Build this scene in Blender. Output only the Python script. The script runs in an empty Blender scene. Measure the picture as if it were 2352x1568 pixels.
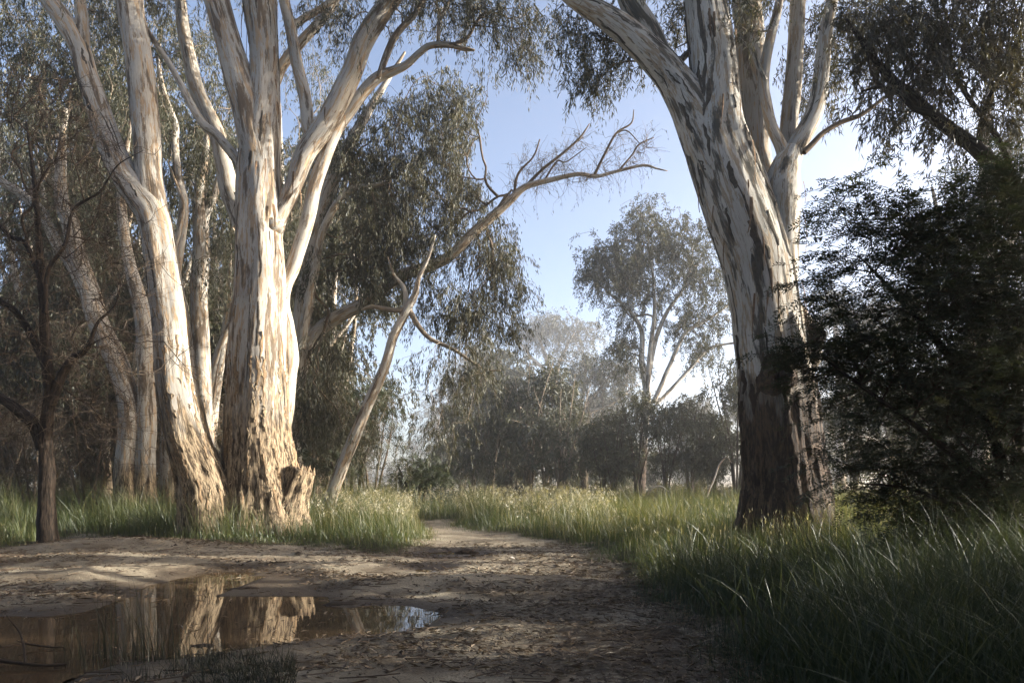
import bpy, math, random
import numpy as np

# ------------------------------------------------------------------ camera, sky, sun, exposure
SC = bpy.context.scene
COL = SC.collection
F, CX, HY, CAMH = 1568.0, 1176.0, 1100.0, 1.7      # focal length in photo units, centre, horizon row, eye height
cam = bpy.data.cameras.new('camera')
cam.sensor_width = 36.0
cam.lens = 24.0
cam.shift_y = (HY - 784.0) / 2352.0
cam.clip_start = 0.05
cam.clip_end = 3000.0
cam_o = bpy.data.objects.new('camera', cam)
COL.objects.link(cam_o)
cam_o.location = (0, 0, CAMH)
cam_o.rotation_euler = (math.radians(90), 0, 0)
SC.camera = cam_o

SUN_EL, SUN_AZ = math.radians(16.5), math.radians(88.0)     # azimuth clockwise from +Y
SUN_DIR = np.array([math.cos(SUN_EL) * math.sin(SUN_AZ), math.cos(SUN_EL) * math.cos(SUN_AZ), math.sin(SUN_EL)])
SKY_STRENGTH, SUN_STRENGTH, EXPOSURE = 0.15, 4.9, 1.6
HAZE = 0.0013
world = bpy.data.worlds.new('World')
SC.world = world
world.use_nodes = True
wn = world.node_tree
sky = wn.nodes.new('ShaderNodeTexSky')
sky.sky_type = 'NISHITA'
sky.sun_disc = False
sky.sun_elevation = SUN_EL
sky.sun_rotation = SUN_AZ
sky.air_density = 0.55
sky.dust_density = 2.5
sky.ozone_density = 0.0
wn.links.new(sky.outputs[0], wn.nodes['Background'].inputs[0])
wn.nodes['Background'].inputs[1].default_value = SKY_STRENGTH

sl = bpy.data.lights.new('sun', 'SUN')
sl.energy = SUN_STRENGTH
sl.angle = math.radians(0.5)
sl.color = (1.0, 0.94, 0.84)
so = bpy.data.objects.new('sun', sl)
COL.objects.link(so)
so.location = (40, 0, 30)
from mathutils import Vector
so.rotation_euler = Vector(-SUN_DIR).to_track_quat('-Z', 'Y').to_euler()

SC.view_settings.view_transform = 'Standard'
SC.view_settings.look = 'None'
SC.view_settings.gamma = 1.0
SC.view_settings.use_curve_mapping = False
SC.view_settings.exposure = EXPOSURE
cy = SC.cycles
cy.max_bounces = 6
cy.diffuse_bounces = 3
cy.glossy_bounces = 3
cy.transmission_bounces = 3
cy.volume_bounces = 1
cy.use_denoising = True
cy.caustics_reflective = False
cy.caustics_refractive = False

rng = np.random.default_rng(7)
random.seed(7)


def at(px, py, Y):
    return np.array([(px - CX) / F * Y, Y, CAMH + (HY - py) / F * Y])


def on_ground(px, py, z=0.0):
    Y = (CAMH - z) * F / (py - HY)
    return np.array([(px - CX) / F * Y, Y])


# ------------------------------------------------------------------ noise
def _hash(ix, iy, iz, seed):
    n = (ix.astype(np.uint32) * np.uint32(374761393) + iy.astype(np.uint32) * np.uint32(668265263)
         + iz.astype(np.uint32) * np.uint32(2246822519) + np.uint32(seed * 3266489917 & 0xffffffff))
    n = (n ^ (n >> np.uint32(13))) * np.uint32(1274126177)
    n = n ^ (n >> np.uint32(16))
    return n.astype(np.float64) / 4294967295.0


def noise(p, seed=0):
    p = np.asarray(p, float)
    i = np.floor(p).astype(np.int64)
    f = p - i
    f = f * f * (3 - 2 * f)
    x, y, z = i[:, 0], i[:, 1], i[:, 2]
    fx, fy, fz = f[:, 0], f[:, 1], f[:, 2]
    def g(a, b, c): return _hash(x + a, y + b, z + c, seed)
    x00 = g(0, 0, 0) * (1 - fx) + g(1, 0, 0) * fx
    x10 = g(0, 1, 0) * (1 - fx) + g(1, 1, 0) * fx
    x01 = g(0, 0, 1) * (1 - fx) + g(1, 0, 1) * fx
    x11 = g(0, 1, 1) * (1 - fx) + g(1, 1, 1) * fx
    return ((x00 * (1 - fy) + x10 * fy) * (1 - fz) + (x01 * (1 - fy) + x11 * fy) * fz) * 2 - 1


def fbm(p, octaves=4, seed=0, gain=0.5):
    s, a, q = 0, 1.0, np.asarray(p, float)
    for k in range(octaves):
        s = s + a * noise(q, seed + k)
        a *= gain
        q = q * 2.03
    return s


def smooth(a, b, x):
    t = np.clip((x - a) / (b - a), 0, 1)
    return t * t * (3 - 2 * t)


# ------------------------------------------------------------------ mesh helpers
def build_mesh(name, V, quads=None, tris=None, mat=None, attrs=None, shade=True):
    V = np.asarray(V, np.float32)
    me = bpy.data.meshes.new(name)
    loops, starts, n0 = [], [], 0
    if quads is not None and len(quads):
        q = np.asarray(quads, np.int32)
        loops.append(q.ravel())
        starts.append(np.arange(len(q)) * 4)
        n0 = len(q) * 4
    if tris is not None and len(tris):
        t = np.asarray(tris, np.int32)
        loops.append(t.ravel())
        starts.append(n0 + np.arange(len(t)) * 3)
    loops = np.concatenate(loops).astype(np.int32)
    starts = np.concatenate(starts).astype(np.int32)
    me.vertices.add(len(V))
    me.vertices.foreach_set('co', V.ravel())
    me.loops.add(len(loops))
    me.polygons.add(len(starts))
    me.polygons.foreach_set('loop_start', starts)
    me.loops.foreach_set('vertex_index', loops)
    for k, a in (attrs or {}).items():
        a = np.asarray(a, np.float32)
        if a.ndim == 2:
            me.attributes.new(k, 'FLOAT_VECTOR', 'POINT').data.foreach_set('vector', a.ravel())
        else:
            me.attributes.new(k, 'FLOAT', 'POINT').data.foreach_set('value', a)
    if mat is not None:
        me.materials.append(mat)
    me.update(calc_edges=True)
    me.polygons.foreach_set('use_smooth', np.full(len(starts), shade))
    return me


def link(name, me, parent=None, base=None):
    o = bpy.data.objects.new(name, me)
    COL.objects.link(o)
    if parent is not None:
        o.parent = parent
    return o


class Acc:
    """collects pieces into one mesh"""
    def __init__(s):
        s.V, s.Q, s.T, s.A, s.n = [], [], [], {}, 0

    def add(s, V, quads=None, tris=None, **attrs):
        s.V.append(V)
        if quads is not None and len(quads): s.Q.append(np.asarray(quads) + s.n)
        if tris is not None and len(tris): s.T.append(np.asarray(tris) + s.n)
        for k, a in attrs.items(): s.A.setdefault(k, []).append(a)
        s.n += len(V)

    def build(s, name, mat, parent=None, base=(0, 0, 0), shade=True, mesh_only=False):
        if not s.V: return None
        me = build_mesh(name, np.concatenate(s.V) - np.asarray(base), np.concatenate(s.Q) if s.Q else None,
                        np.concatenate(s.T) if s.T else None, mat,
                        {k: np.concatenate(a) for k, a in s.A.items()}, shade)
        return me if mesh_only else link(name, me, parent)


def tag(o, label=None, cat=None, group=None, kind=None):
    if label: o['label'] = label
    if cat: o['category'] = cat
    if group: o['group'] = group
    if kind: o['kind'] = kind
    return o


def thing(name, label, cat, loc=(0, 0, 0), group=None):
    o = bpy.data.objects.new(name, None)
    COL.objects.link(o)
    o.empty_display_size = 0.2
    o.location = [float(v) for v in loc]
    return tag(o, label, cat, group)


def copy_tree(o, loc, rotz=0, scale=1.0, label=None):
    r = o.copy()
    COL.objects.link(r)
    r.location = [float(v) for v in loc]
    r.rotation_euler = (0, 0, rotz)
    r.scale = (scale,) * 3
    if label: r['label'] = label
    for ch in list(o.children):
        c = ch.copy()
        COL.objects.link(c)
        c.parent = r
        for g in list(ch.children):
            d = g.copy()
            COL.objects.link(d)
            d.parent = c
    return r


def unit(v):
    return v / np.maximum(np.linalg.norm(v, axis=-1, keepdims=True), 1e-9)


def resample(P, R, step):
    """Catmull-Rom through the points, resampled at even arc length"""
    P = np.asarray(P, float)
    R = np.asarray(R, float)
    n = len(P)
    Q = np.vstack([2 * P[0] - P[1], P, 2 * P[-1] - P[-2]])
    out, orad = [], []
    for i in range(n - 1):
        p0, p1, p2, p3 = Q[i], Q[i + 1], Q[i + 2], Q[i + 3]
        t = np.linspace(0, 1, 12, endpoint=False)[:, None]
        out.append(0.5 * ((2 * p1) + (-p0 + p2) * t + (2 * p0 - 5 * p1 + 4 * p2 - p3) * t ** 2 + (-p0 + 3 * p1 - 3 * p2 + p3) * t ** 3))
        tt = t[:, 0]
        orad.append(R[i] * (1 - tt) + R[i + 1] * tt)
    out.append(P[-1:]); orad.append(R[-1:])
    out = np.vstack(out); orad = np.concatenate(orad)
    d = np.concatenate([[0], np.cumsum(np.linalg.norm(np.diff(out, axis=0), axis=1))])
    m = max(2, int(round(d[-1] / step)) + 1)
    s = np.linspace(0, d[-1], m)
    return np.stack([np.interp(s, d, out[:, k]) for k in range(3)], 1), np.interp(s, d, orad), s


def tube(P, R, S, sides, ref=None, disp=None, cap=True, off=None, capk=0.4):
    """rings along P; disp(P, ang, s, r) gives radial offset; returns V, quads, tris, bark coordinates, s"""
    n = len(P)
    T = unit(np.gradient(P, axis=0))
    if ref is None:
        m = np.abs(T.mean(0))
        ref = np.eye(3)[int(np.argmin(m))]
    U = unit(np.cross(T, ref))
    W = np.cross(T, U)
    a = np.arange(sides) / sides * 2 * math.pi
    ca, sa = np.cos(a), np.sin(a)
    D = U[:, None, :] * ca[None, :, None] + W[:, None, :] * sa[None, :, None]
    rr = np.repeat(R[:, None], sides, 1)
    bark = np.stack([rr * ca, rr * sa, np.repeat(S[:, None], sides, 1)], 2).reshape(-1, 3)
    if off is not None: bark = bark + off
    base = P[:, None, :] + D * rr[:, :, None]
    if disp is not None:
        dr = disp(base.reshape(-1, 3), np.tile(a, n), bark, rr.ravel())
        base = base + D * dr.reshape(n, sides)[:, :, None]
    tube.grid = base
    V = base.reshape(-1, 3)
    i = np.arange(n - 1)[:, None] * sides
    j = np.arange(sides)[None, :]
    k = (j + 1) % sides
    quads = np.stack([i + j, i + k, i + sides + k, i + sides + j], 2).reshape(-1, 4)
    tris = None
    if cap:
        V = np.vstack([V, P[-1:] + T[-1:] * R[-1] * capk])
        bark = np.vstack([bark, bark[-1:]])
        c = len(V) - 1
        b = (n - 1) * sides
        tris = np.stack([b + j[0], b + k[0], np.full(sides, c)], 1)
    return V, quads, tris, bark


def thin_tubes(P, R, sides=3):
    """N polylines of S points as thin prisms at once: P (N,S,3), R (N,S)"""
    N, S, _ = P.shape
    T = unit(np.gradient(P, axis=1))
    ref = unit(rng.normal(size=(N, 1, 3)))
    U = unit(np.cross(T, ref))
    W = np.cross(T, U)
    a = np.arange(sides) / sides * 2 * math.pi
    V = P[:, :, None, :] + (U[:, :, None, :] * np.cos(a)[None, None, :, None] + W[:, :, None, :] * np.sin(a)[None, None, :, None]) * R[:, :, None, None]
    idx = np.arange(N * S * sides).reshape(N, S, sides)
    A_, B_ = idx[:, :-1, :], idx[:, 1:, :]
    q = np.stack([A_, np.roll(A_, -1, 2), np.roll(B_, -1, 2), B_], 3).reshape(-1, 4)
    return V.reshape(-1, 3), q
# ------------------------------------------------------------------ materials
def new_mat(name):
    m = bpy.data.materials.new(name)
    m.use_nodes = True
    nt = m.node_tree
    nt.nodes.clear()
    out = nt.nodes.new('ShaderNodeOutputMaterial')
    return m, nt, out


class NT:
    def __init__(s, nt): s.nt = nt
    def n(s, t, **kw):
        x = s.nt.nodes.new(t)
        for k, v in kw.items(): setattr(x, k, v)
        return x
    def l(s, a, b): s.nt.links.new(a, b)
    def attr(s, name): return s.n('ShaderNodeAttribute', attribute_name=name)
    def scale(s, vec, sc, loc=(0, 0, 0)):
        m = s.n('ShaderNodeMapping')
        m.inputs['Scale'].default_value = sc
        m.inputs['Location'].default_value = loc
        s.l(vec, m.inputs['Vector'])
        return m.outputs[0]
    def noise(s, vec, scale=1.0, detail=4.0, rough=0.55, dist=0.0):
        x = s.n('ShaderNodeTexNoise')
        x.inputs['Scale'].default_value = scale
        x.inputs['Detail'].default_value = detail
        x.inputs['Roughness'].default_value = rough
        x.inputs['Distortion'].default_value = dist
        if vec is not None: s.l(vec, x.inputs['Vector'])
        return x.outputs[0]
    def ramp(s, fac, stops):
        r = s.n('ShaderNodeValToRGB')
        e = r.color_ramp.elements
        while len(e) < len(stops): e.new(0.5)
        for el, (p, c) in zip(e, stops):
            el.position = p
            el.color = (*c, 1) if isinstance(c, tuple) else (c, c, c, 1)
        s.l(fac, r.inputs[0])
        return r.outputs[0]
    def mix(s, fac, a, b, mode='MIX'):
        x = s.n('ShaderNodeMix', data_type='RGBA', blend_type=mode)
        for sock, v in ((x.inputs[0], fac), (x.inputs[6], a), (x.inputs[7], b)):
            if isinstance(v, (int, float)): sock.default_value = v
            elif isinstance(v, tuple): sock.default_value = (*v, 1)
            else: s.l(v, sock)
        return x.outputs[2]
    def math(s, op, a, b=None):
        x = s.n('ShaderNodeMath', operation=op)
        for sock, v in ((x.inputs[0], a), (x.inputs[1], b)):
            if v is None: continue
            if isinstance(v, (int, float)): sock.default_value = v
            else: s.l(v, sock)
        return x.outputs[0]
    def bump(s, h, strength=0.5, dist=0.02, normal=None):
        b = s.n('ShaderNodeBump')
        b.inputs['Strength'].default_value = strength
        b.inputs['Distance'].default_value = dist
        s.l(h, b.inputs['Height'])
        if normal is not None: s.l(normal, b.inputs['Normal'])
        return b.outputs[0]
    def principled(s, color, rough=0.8, normal=None, spec=0.3):
        p = s.n('ShaderNodeBsdfPrincipled')
        if isinstance(color, tuple): p.inputs['Base Color'].default_value = (*color, 1)
        else: s.l(color, p.inputs['Base Color'])
        if isinstance(rough, (int, float)): p.inputs['Roughness'].default_value = rough
        else: s.l(rough, p.inputs['Roughness'])
        p.inputs['Specular IOR Level'].default_value = spec
        if normal is not None: s.l(normal, p.inputs['Normal'])
        return p.outputs[0]


def bark_mat(name, pale, grey, tan, dark, cover, rough_dark, rough_tan, shade_noise=1.0):
    """smooth peeling gum bark; the 'rough' attribute blends in the fibrous stocking at the foot"""
    m, nt, out = new_mat(name)
    g = NT(nt)
    c = g.attr('bark').outputs['Vector']
    n1 = g.noise(g.scale(c, (4.8, 4.8, 0.75)), 1.0, 9, 0.66, 0.2)
    n2 = g.noise(g.scale(c, (10, 10, 1.2), (3, 1, 7)), 1.0, 6, 0.62, 0.15)
    n3 = g.noise(g.scale(c, (17, 17, 2.4), (9, 4, 2)), 1.0, 4, 0.6)
    n4 = g.noise(g.scale(c, (1.1, 1.1, 0.6), (5, 5, 1)), 1.0, 4, 0.5)
    n5 = g.noise(g.scale(c, (38, 38, 5)), 1.0, 4, 0.6)
    col = g.mix(g.ramp(n4, [(0.36, 0.0), (0.66, 1.0)]), pale, grey)
    col = g.mix(g.ramp(n2, [(0.53, 0.0), (0.555, 0.75), (0.62, 0.85), (0.67, 0.1)]), col, tan)
    col = g.mix(g.ramp(n1, [(1 - cover - 0.010, 0.0), (1 - cover + 0.004, 0.7), (1 - cover + 0.03, 0.75), (1 - cover + 0.04, 1.0)]), col, dark)
    col = g.mix(g.ramp(n3, [(0.63, 0.0), (0.655, 0.9)]), col, tuple(x * 0.45 for x in tan))
    col = g.mix(g.ramp(n5, [(0.3, 0.0), (0.8, 0.28)]), col, tuple(x * 0.5 for x in grey))
    rf = g.noise(g.scale(c, (26, 26, 4.2)), 1.0, 7, 0.7, 0.3)
    rf2 = g.noise(g.scale(c, (9, 9, 1.6), (2, 2, 2)), 1.0, 6, 0.65)
    rcol = g.mix(g.ramp(rf, [(0.41, 0.0), (0.50, 0.6), (0.62, 1.0)]), rough_dark, rough_tan)
    rcol = g.mix(g.ramp(rf2, [(0.41, 0.9), (0.50, 0.0)]), rcol, tuple(x * 0.55 for x in rough_dark))
    n6 = g.noise(g.scale(c, (46, 46, 2.2), (4, 8, 3)), 1.0, 5, 0.65)
    col = g.mix(g.ramp(n6, [(0.56, 0.0), (0.62, 0.6)]), col, tuple(x * 0.5 for x in tan))
    ra = g.attr('rough').outputs['Fac']
    fac = g.math('ADD', ra, g.math('MULTIPLY', g.math('SUBTRACT', n1, 0.5), 1.1))
    fac = g.math('ADD', fac, g.math('MULTIPLY', g.math('SUBTRACT', n3, 0.5), 0.5))
    fac = g.ramp(fac, [(0.36, 0.0), (0.44, 0.55), (0.62, 0.75), (0.74, 1.0)])
    col = g.mix(fac, col, rcol)
    h = g.mix(fac, g.math('ADD', g.math('MULTIPLY', g.ramp(n1, [(1 - cover - 0.03, 0.0), (1 - cover + 0.03, 1.0)]), 0.25), g.math('MULTIPLY', n3, 0.25)),
              g.math('ADD', rf, g.math('MULTIPLY', rf2, 0.8)))
    sh = g.principled(col, 0.78, g.bump(h, 1.0, 0.04), 0.25)
    g.l(sh, out.inputs[0])
    return m


def twig_mat(name, col, col2):
    m, nt, out = new_mat(name)
    g = NT(nt)
    tc = g.n('ShaderNodeTexCoord').outputs['Object']
    n = g.noise(tc, 1.3, 4)
    n2 = g.noise(g.scale(tc, (9, 9, 3)), 1.0, 4)
    c = g.mix(g.ramp(n, [(0.35, 0.0), (0.65, 1.0)]), col, col2)
    c = g.mix(g.ramp(n2, [(0.4, 0.0), (0.7, 0.5)]), c, tuple(x * 0.45 for x in col))
    g.l(g.principled(c, 0.85, None, 0.2), out.inputs[0])
    return m


def leaf_mat(name, c1, c2, c3, trans=0.35, gloss=0.12, rough=0.42):
    m, nt, out = new_mat(name)
    g = NT(nt)
    t = g.attr('tint').outputs['Fac']
    col = g.ramp(t, [(0.0, c1), (0.5, c2), (1.0, c3)])
    d = g.n('ShaderNodeBsdfDiffuse')
    g.l(col, d.inputs[0])
    tr = g.n('ShaderNodeBsdfTranslucent')
    g.l(g.mix(1.0, col, (1.35, 1.25, 0.6), 'MULTIPLY'), tr.inputs[0])
    gl = g.n('ShaderNodeBsdfGlossy')
    gl.inputs['Roughness'].default_value = rough
    gl.inputs[0].default_value = (0.75, 0.78, 0.8, 1)
    a = g.n('ShaderNodeMixShader'); a.inputs[0].default_value = trans
    g.l(d.outputs[0], a.inputs[1]); g.l(tr.outputs[0], a.inputs[2])
    b = g.n('ShaderNodeMixShader'); b.inputs[0].default_value = gloss
    g.l(a.outputs[0], b.inputs[1]); g.l(gl.outputs[0], b.inputs[2])
    g.l(b.outputs[0], out.inputs[0])
    return m


M = {}
M['bark_pale'] = bark_mat('pale_gum_bark', (0.56, 0.52, 0.45), (0.36, 0.345, 0.315), (0.42, 0.28, 0.15), (0.135, 0.10, 0.068), 0.45,
                          (0.065, 0.043, 0.026), (0.43, 0.335, 0.22))
M['bark_mottled'] = bark_mat('mottled_gum_bark', (0.60, 0.575, 0.52), (0.42, 0.41, 0.375), (0.34, 0.25, 0.15), (0.060, 0.056, 0.046), 0.45,
                             (0.014, 0.010, 0.008), (0.10, 0.064, 0.040))
M['bark_grey'] = bark_mat('grey_gum_bark', (0.58, 0.53, 0.45), (0.36, 0.34, 0.30), (0.34, 0.24, 0.14), (0.15, 0.12, 0.09), 0.42,
                          (0.13, 0.09, 0.06), (0.34, 0.26, 0.17))
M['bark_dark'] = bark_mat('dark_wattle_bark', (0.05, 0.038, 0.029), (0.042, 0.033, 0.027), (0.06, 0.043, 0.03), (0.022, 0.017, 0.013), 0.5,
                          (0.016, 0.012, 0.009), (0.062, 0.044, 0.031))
M['twig_pale'] = twig_mat('pale_twigs', (0.30, 0.25, 0.19), (0.20, 0.16, 0.12))
M['twig_brown'] = twig_mat('brown_twigs', (0.105, 0.075, 0.052), (0.20, 0.155, 0.11))
M['twig_dark'] = twig_mat('dark_twigs', (0.05, 0.035, 0.025), (0.08, 0.06, 0.042))
M['twig_wattle'] = twig_mat('bare_wattle_twigs', (0.055, 0.040, 0.030), (0.12, 0.092, 0.066))
M['leaf_gum'] = leaf_mat('gum_leaves', (0.038, 0.041, 0.019), (0.062, 0.062, 0.032), (0.115, 0.102, 0.058), 0.26, 0.05, 0.5)
M['leaf_far'] = leaf_mat('far_gum_leaves', (0.032, 0.037, 0.017), (0.050, 0.053, 0.026), (0.09, 0.084, 0.046), 0.26, 0.04, 0.5)
M['leaf_grey'] = leaf_mat('grey_sapling_leaves', (0.060, 0.066, 0.044), (0.085, 0.090, 0.062), (0.12, 0.122, 0.088), 0.28, 0.05, 0.5)
M['leaf_olive'] = leaf_mat('overhanging_gum_leaves', (0.042, 0.042, 0.020), (0.07, 0.062, 0.030), (0.115, 0.09, 0.05), 0.3, 0.06)  # warm olive to brown leaf tones
M['leaf_wattle'] = leaf_mat('wattle_fronds', (0.026, 0.038, 0.018), (0.042, 0.054, 0.026), (0.072, 0.080, 0.042), 0.2, 0.05, 0.5)
M['leaf_dry'] = leaf_mat('dry_foliage', (0.055, 0.045, 0.030), (0.085, 0.072, 0.048), (0.13, 0.11, 0.075), 0.2, 0.06)
M['grass'] = leaf_mat('grass_blades', (0.046, 0.072, 0.018), (0.085, 0.112, 0.030), (0.21, 0.19, 0.085), 0.38, 0.06, 0.45)
M['grass_shade_toned'] = leaf_mat('shade_toned_cool_grass', (0.020, 0.036, 0.015), (0.036, 0.055, 0.023), (0.085, 0.098, 0.045), 0.32, 0.07, 0.45)  # darker grass copy with the foreground shade put into its colour
M['seed'] = leaf_mat('dry_seed_heads', (0.24, 0.225, 0.14), (0.34, 0.32, 0.22), (0.46, 0.43, 0.33), 0.35, 0.05)
M['reed'] = leaf_mat('dark_reeds', (0.016, 0.021, 0.010), (0.026, 0.030, 0.013), (0.05, 0.045, 0.022), 0.25, 0.06)
M['litter'] = leaf_mat('fallen_leaves', (0.075, 0.05, 0.032), (0.16, 0.115, 0.072), (0.34, 0.27, 0.19), 0.08, 0.05)


def ground_mat():
    m, nt, out = new_mat('sandy_dirt')
    g = NT(nt)
    pos = g.n('ShaderNodeNewGeometry').outputs['Position']
    veg = g.attr('veg').outputs['Fac']
    wet = g.attr('wet').outputs['Fac']
    lit = g.attr('litter').outputs['Fac']
    n1 = g.noise(g.scale(pos, (0.9, 1.6, 1)), 1.0, 8, 0.62)
    n2 = g.noise(g.scale(pos, (9, 14, 9)), 1.0, 7, 0.66)
    n3 = g.noise(g.scale(pos, (45, 60, 45)), 1.0, 5, 0.7)
    col = g.mix(g.ramp(n1, [(0.35, 0.0), (0.65, 1.0)]), (0.48, 0.415, 0.30), (0.20, 0.158, 0.108))
    col = g.mix(g.ramp(n3, [(0.35, 0.55), (0.55, 0.0)]), col, (0.12, 0.085, 0.055))
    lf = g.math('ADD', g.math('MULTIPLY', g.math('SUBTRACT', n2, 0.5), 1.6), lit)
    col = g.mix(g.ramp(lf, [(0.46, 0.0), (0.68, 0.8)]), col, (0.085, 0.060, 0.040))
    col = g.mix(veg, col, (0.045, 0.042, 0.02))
    col = g.mix(g.math('MULTIPLY', wet, 0.85), col, (0.065, 0.044, 0.027))
    h = g.math('ADD', g.math('MULTIPLY', n2, 1.0), g.math('MULTIPLY', n3, 0.5))
    ro = g.math('SUBTRACT', 0.92, g.math('MULTIPLY', wet, 0.38))
    g.l(g.principled(col, ro, g.bump(h, 1.0, 0.06), 0.3), out.inputs[0])
    return m


def water_mat():
    m, nt, out = new_mat('muddy_water')
    g = NT(nt)
    pos = g.n('ShaderNodeNewGeometry').outputs['Position']
    n = g.noise(g.scale(pos, (1.5, 5, 1)), 1.0, 3, 0.5)
    p = g.principled((0.085, 0.056, 0.031), 0.015, g.bump(n, 0.05, 0.01), 0.5)
    p.node.inputs['IOR'].default_value = 1.36
    g.l(p, out.inputs[0])
    return m


M['ground'] = ground_mat()
M['water'] = water_mat()


def plain(name, c, rough=0.9):
    m, nt, out = new_mat(name)
    g = NT(nt)
    tc = g.n('ShaderNodeTexCoord').outputs['Object']
    n = g.noise(tc, 14, 6, 0.65)
    col = g.mix(g.ramp(n, [(0.35, 0.0), (0.65, 1.0)]), tuple(x * 0.55 for x in c), tuple(x * 1.25 for x in c))
    g.l(g.principled(col, rough, g.bump(n, 0.8, 0.02), 0.2), out.inputs[0])
    return m


M['mud'] = plain('dark_mud', (0.07, 0.05, 0.033))
M['wood_cut'] = plain('broken_wood', (0.26, 0.19, 0.12))
M['plate_dark'] = plain('dark_bark_plate', (0.085, 0.074, 0.06))
M['plate_pale'] = plain('pale_bark_flake', (0.38, 0.30, 0.20))
M['plate_tan'] = plain('tan_bark_plate', (0.27, 0.19, 0.115))
M['plate_black'] = plain('blackened_bark_plate', (0.035, 0.024, 0.018))
M['strip'] = plain('peeling_bark', (0.20, 0.13, 0.08))
M['hollow'] = plain('shade_dark_hollow', (0.012, 0.009, 0.007))  # near-black colour stands in for the shade inside the slit
M['weed'] = leaf_mat('broad_weed_leaves', (0.05, 0.075, 0.03), (0.06, 0.085, 0.035), (0.08, 0.10, 0.04), 0.3, 0.08)
# ------------------------------------------------------------------ the lie of the land
def poly_sd(pts, poly):
    """signed distance to a polygon, negative inside"""
    pts = np.asarray(pts, float)
    poly = np.asarray(poly, float)
    d = np.full(len(pts), 1e18)
    inside = np.zeros(len(pts), bool)
    for a, b in zip(poly, np.roll(poly, -1, 0)):
        e, w = b - a, pts - a
        t = np.clip((w @ e) / (e @ e + 1e-12), 0, 1)
        q = w - t[:, None] * e
        d = np.minimum(d, (q ** 2).sum(1))
        c = (a[1] > pts[:, 1]) != (b[1] > pts[:, 1])
        xx = (b[0] - a[0]) * (pts[:, 1] - a[1]) / (b[1] - a[1] + 1e-12) + a[0]
        inside ^= c & (pts[:, 0] < xx)
    d = np.sqrt(d)
    return np.where(inside, -d, d)


def densify(poly, k=5):
    P = np.asarray(poly, float)
    n = len(P)
    out = []
    for i in range(n):
        p0, p1, p2, p3 = P[i - 1], P[i], P[(i + 1) % n], P[(i + 2) % n]
        for t in np.linspace(0, 1, k, endpoint=False):
            cr = 0.5 * ((2 * p1) + (-p0 + p2) * t + (2 * p0 - 5 * p1 + 4 * p2 - p3) * t ** 2 + (-p0 + 3 * p1 - 3 * p2 + p3) * t ** 3)
            out.append(0.5 * cr + 0.5 * (p1 * (1 - t) + p2 * t))
    return np.array(out)


PUDDLE_PX = [(338, 1346), (400, 1328), (468, 1317), (520, 1313), (600, 1316), (650, 1322), (690, 1332), (700, 1350), (748, 1366),
             (752, 1386), (803, 1392), (870, 1390), (943, 1392), (990, 1403), (1006, 1416), (985, 1434), (917, 1449),
             (839, 1457), (740, 1466), (631, 1478), (560, 1488), (501, 1497), (442, 1508), (330, 1518), (208, 1540), (172, 1552), (150, 1580),
             (40, 1700), (-500, 1750), (-800, 1560), (-600, 1430), (0, 1415), (130, 1412), (200, 1404), (234, 1397), (262, 1388), (281, 1377), (322, 1353)]
PUDDLE = densify([on_ground(*p) for p in PUDDLE_PX], 4)
POOL2 = densify([on_ground(*p) for p in [(955, 1276), (985, 1269), (1035, 1267), (1085, 1270), (1098, 1277), (1060, 1283), (1010, 1284), (970, 1282)]], 3)
POOL3 = densify([on_ground(*p) for p in [(948, 1310), (965, 1306), (985, 1307), (1000, 1310), (985, 1315), (962, 1315)]], 3)

LEFT_PX = [(-500, 1290), (-200, 1280), (0, 1266), (100, 1256), (150, 1228), (215, 1226), (280, 1233), (400, 1249), (520, 1259), (650, 1251),
           (800, 1263), (900, 1269), (960, 1253), (985, 1232), (968, 1212), (962, 1198)]
LEFT = np.array([on_ground(px, py, 0.12) for px, py in LEFT_PX] + [(-4, 30), (-4, 80), (-90, 80), (-60, 12)])
RIGHT_PX = [(1050, 1196), (1052, 1209), (1120, 1219), (1193, 1228), (1250, 1235), (1319, 1249), (1361, 1270), (1403, 1290), (1470, 1335), (1525, 1395),
            (1552, 1432), (1610, 1485), (1692, 1530), (1790, 1640)]
RIGHT = np.array([on_ground(px, py, 0.12) for px, py in RIGHT_PX] + [(2.2, 2.5), (30, 2.0), (90, 80), (-3.2, 80), (-3.0, 30)])
FAR = np.array([(-30, 27), (30, 27), (90, 90), (-90, 90)])


def veg_sd(P):
    return np.minimum(np.minimum(poly_sd(P, LEFT), poly_sd(P, RIGHT)), poly_sd(P, FAR))


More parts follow.
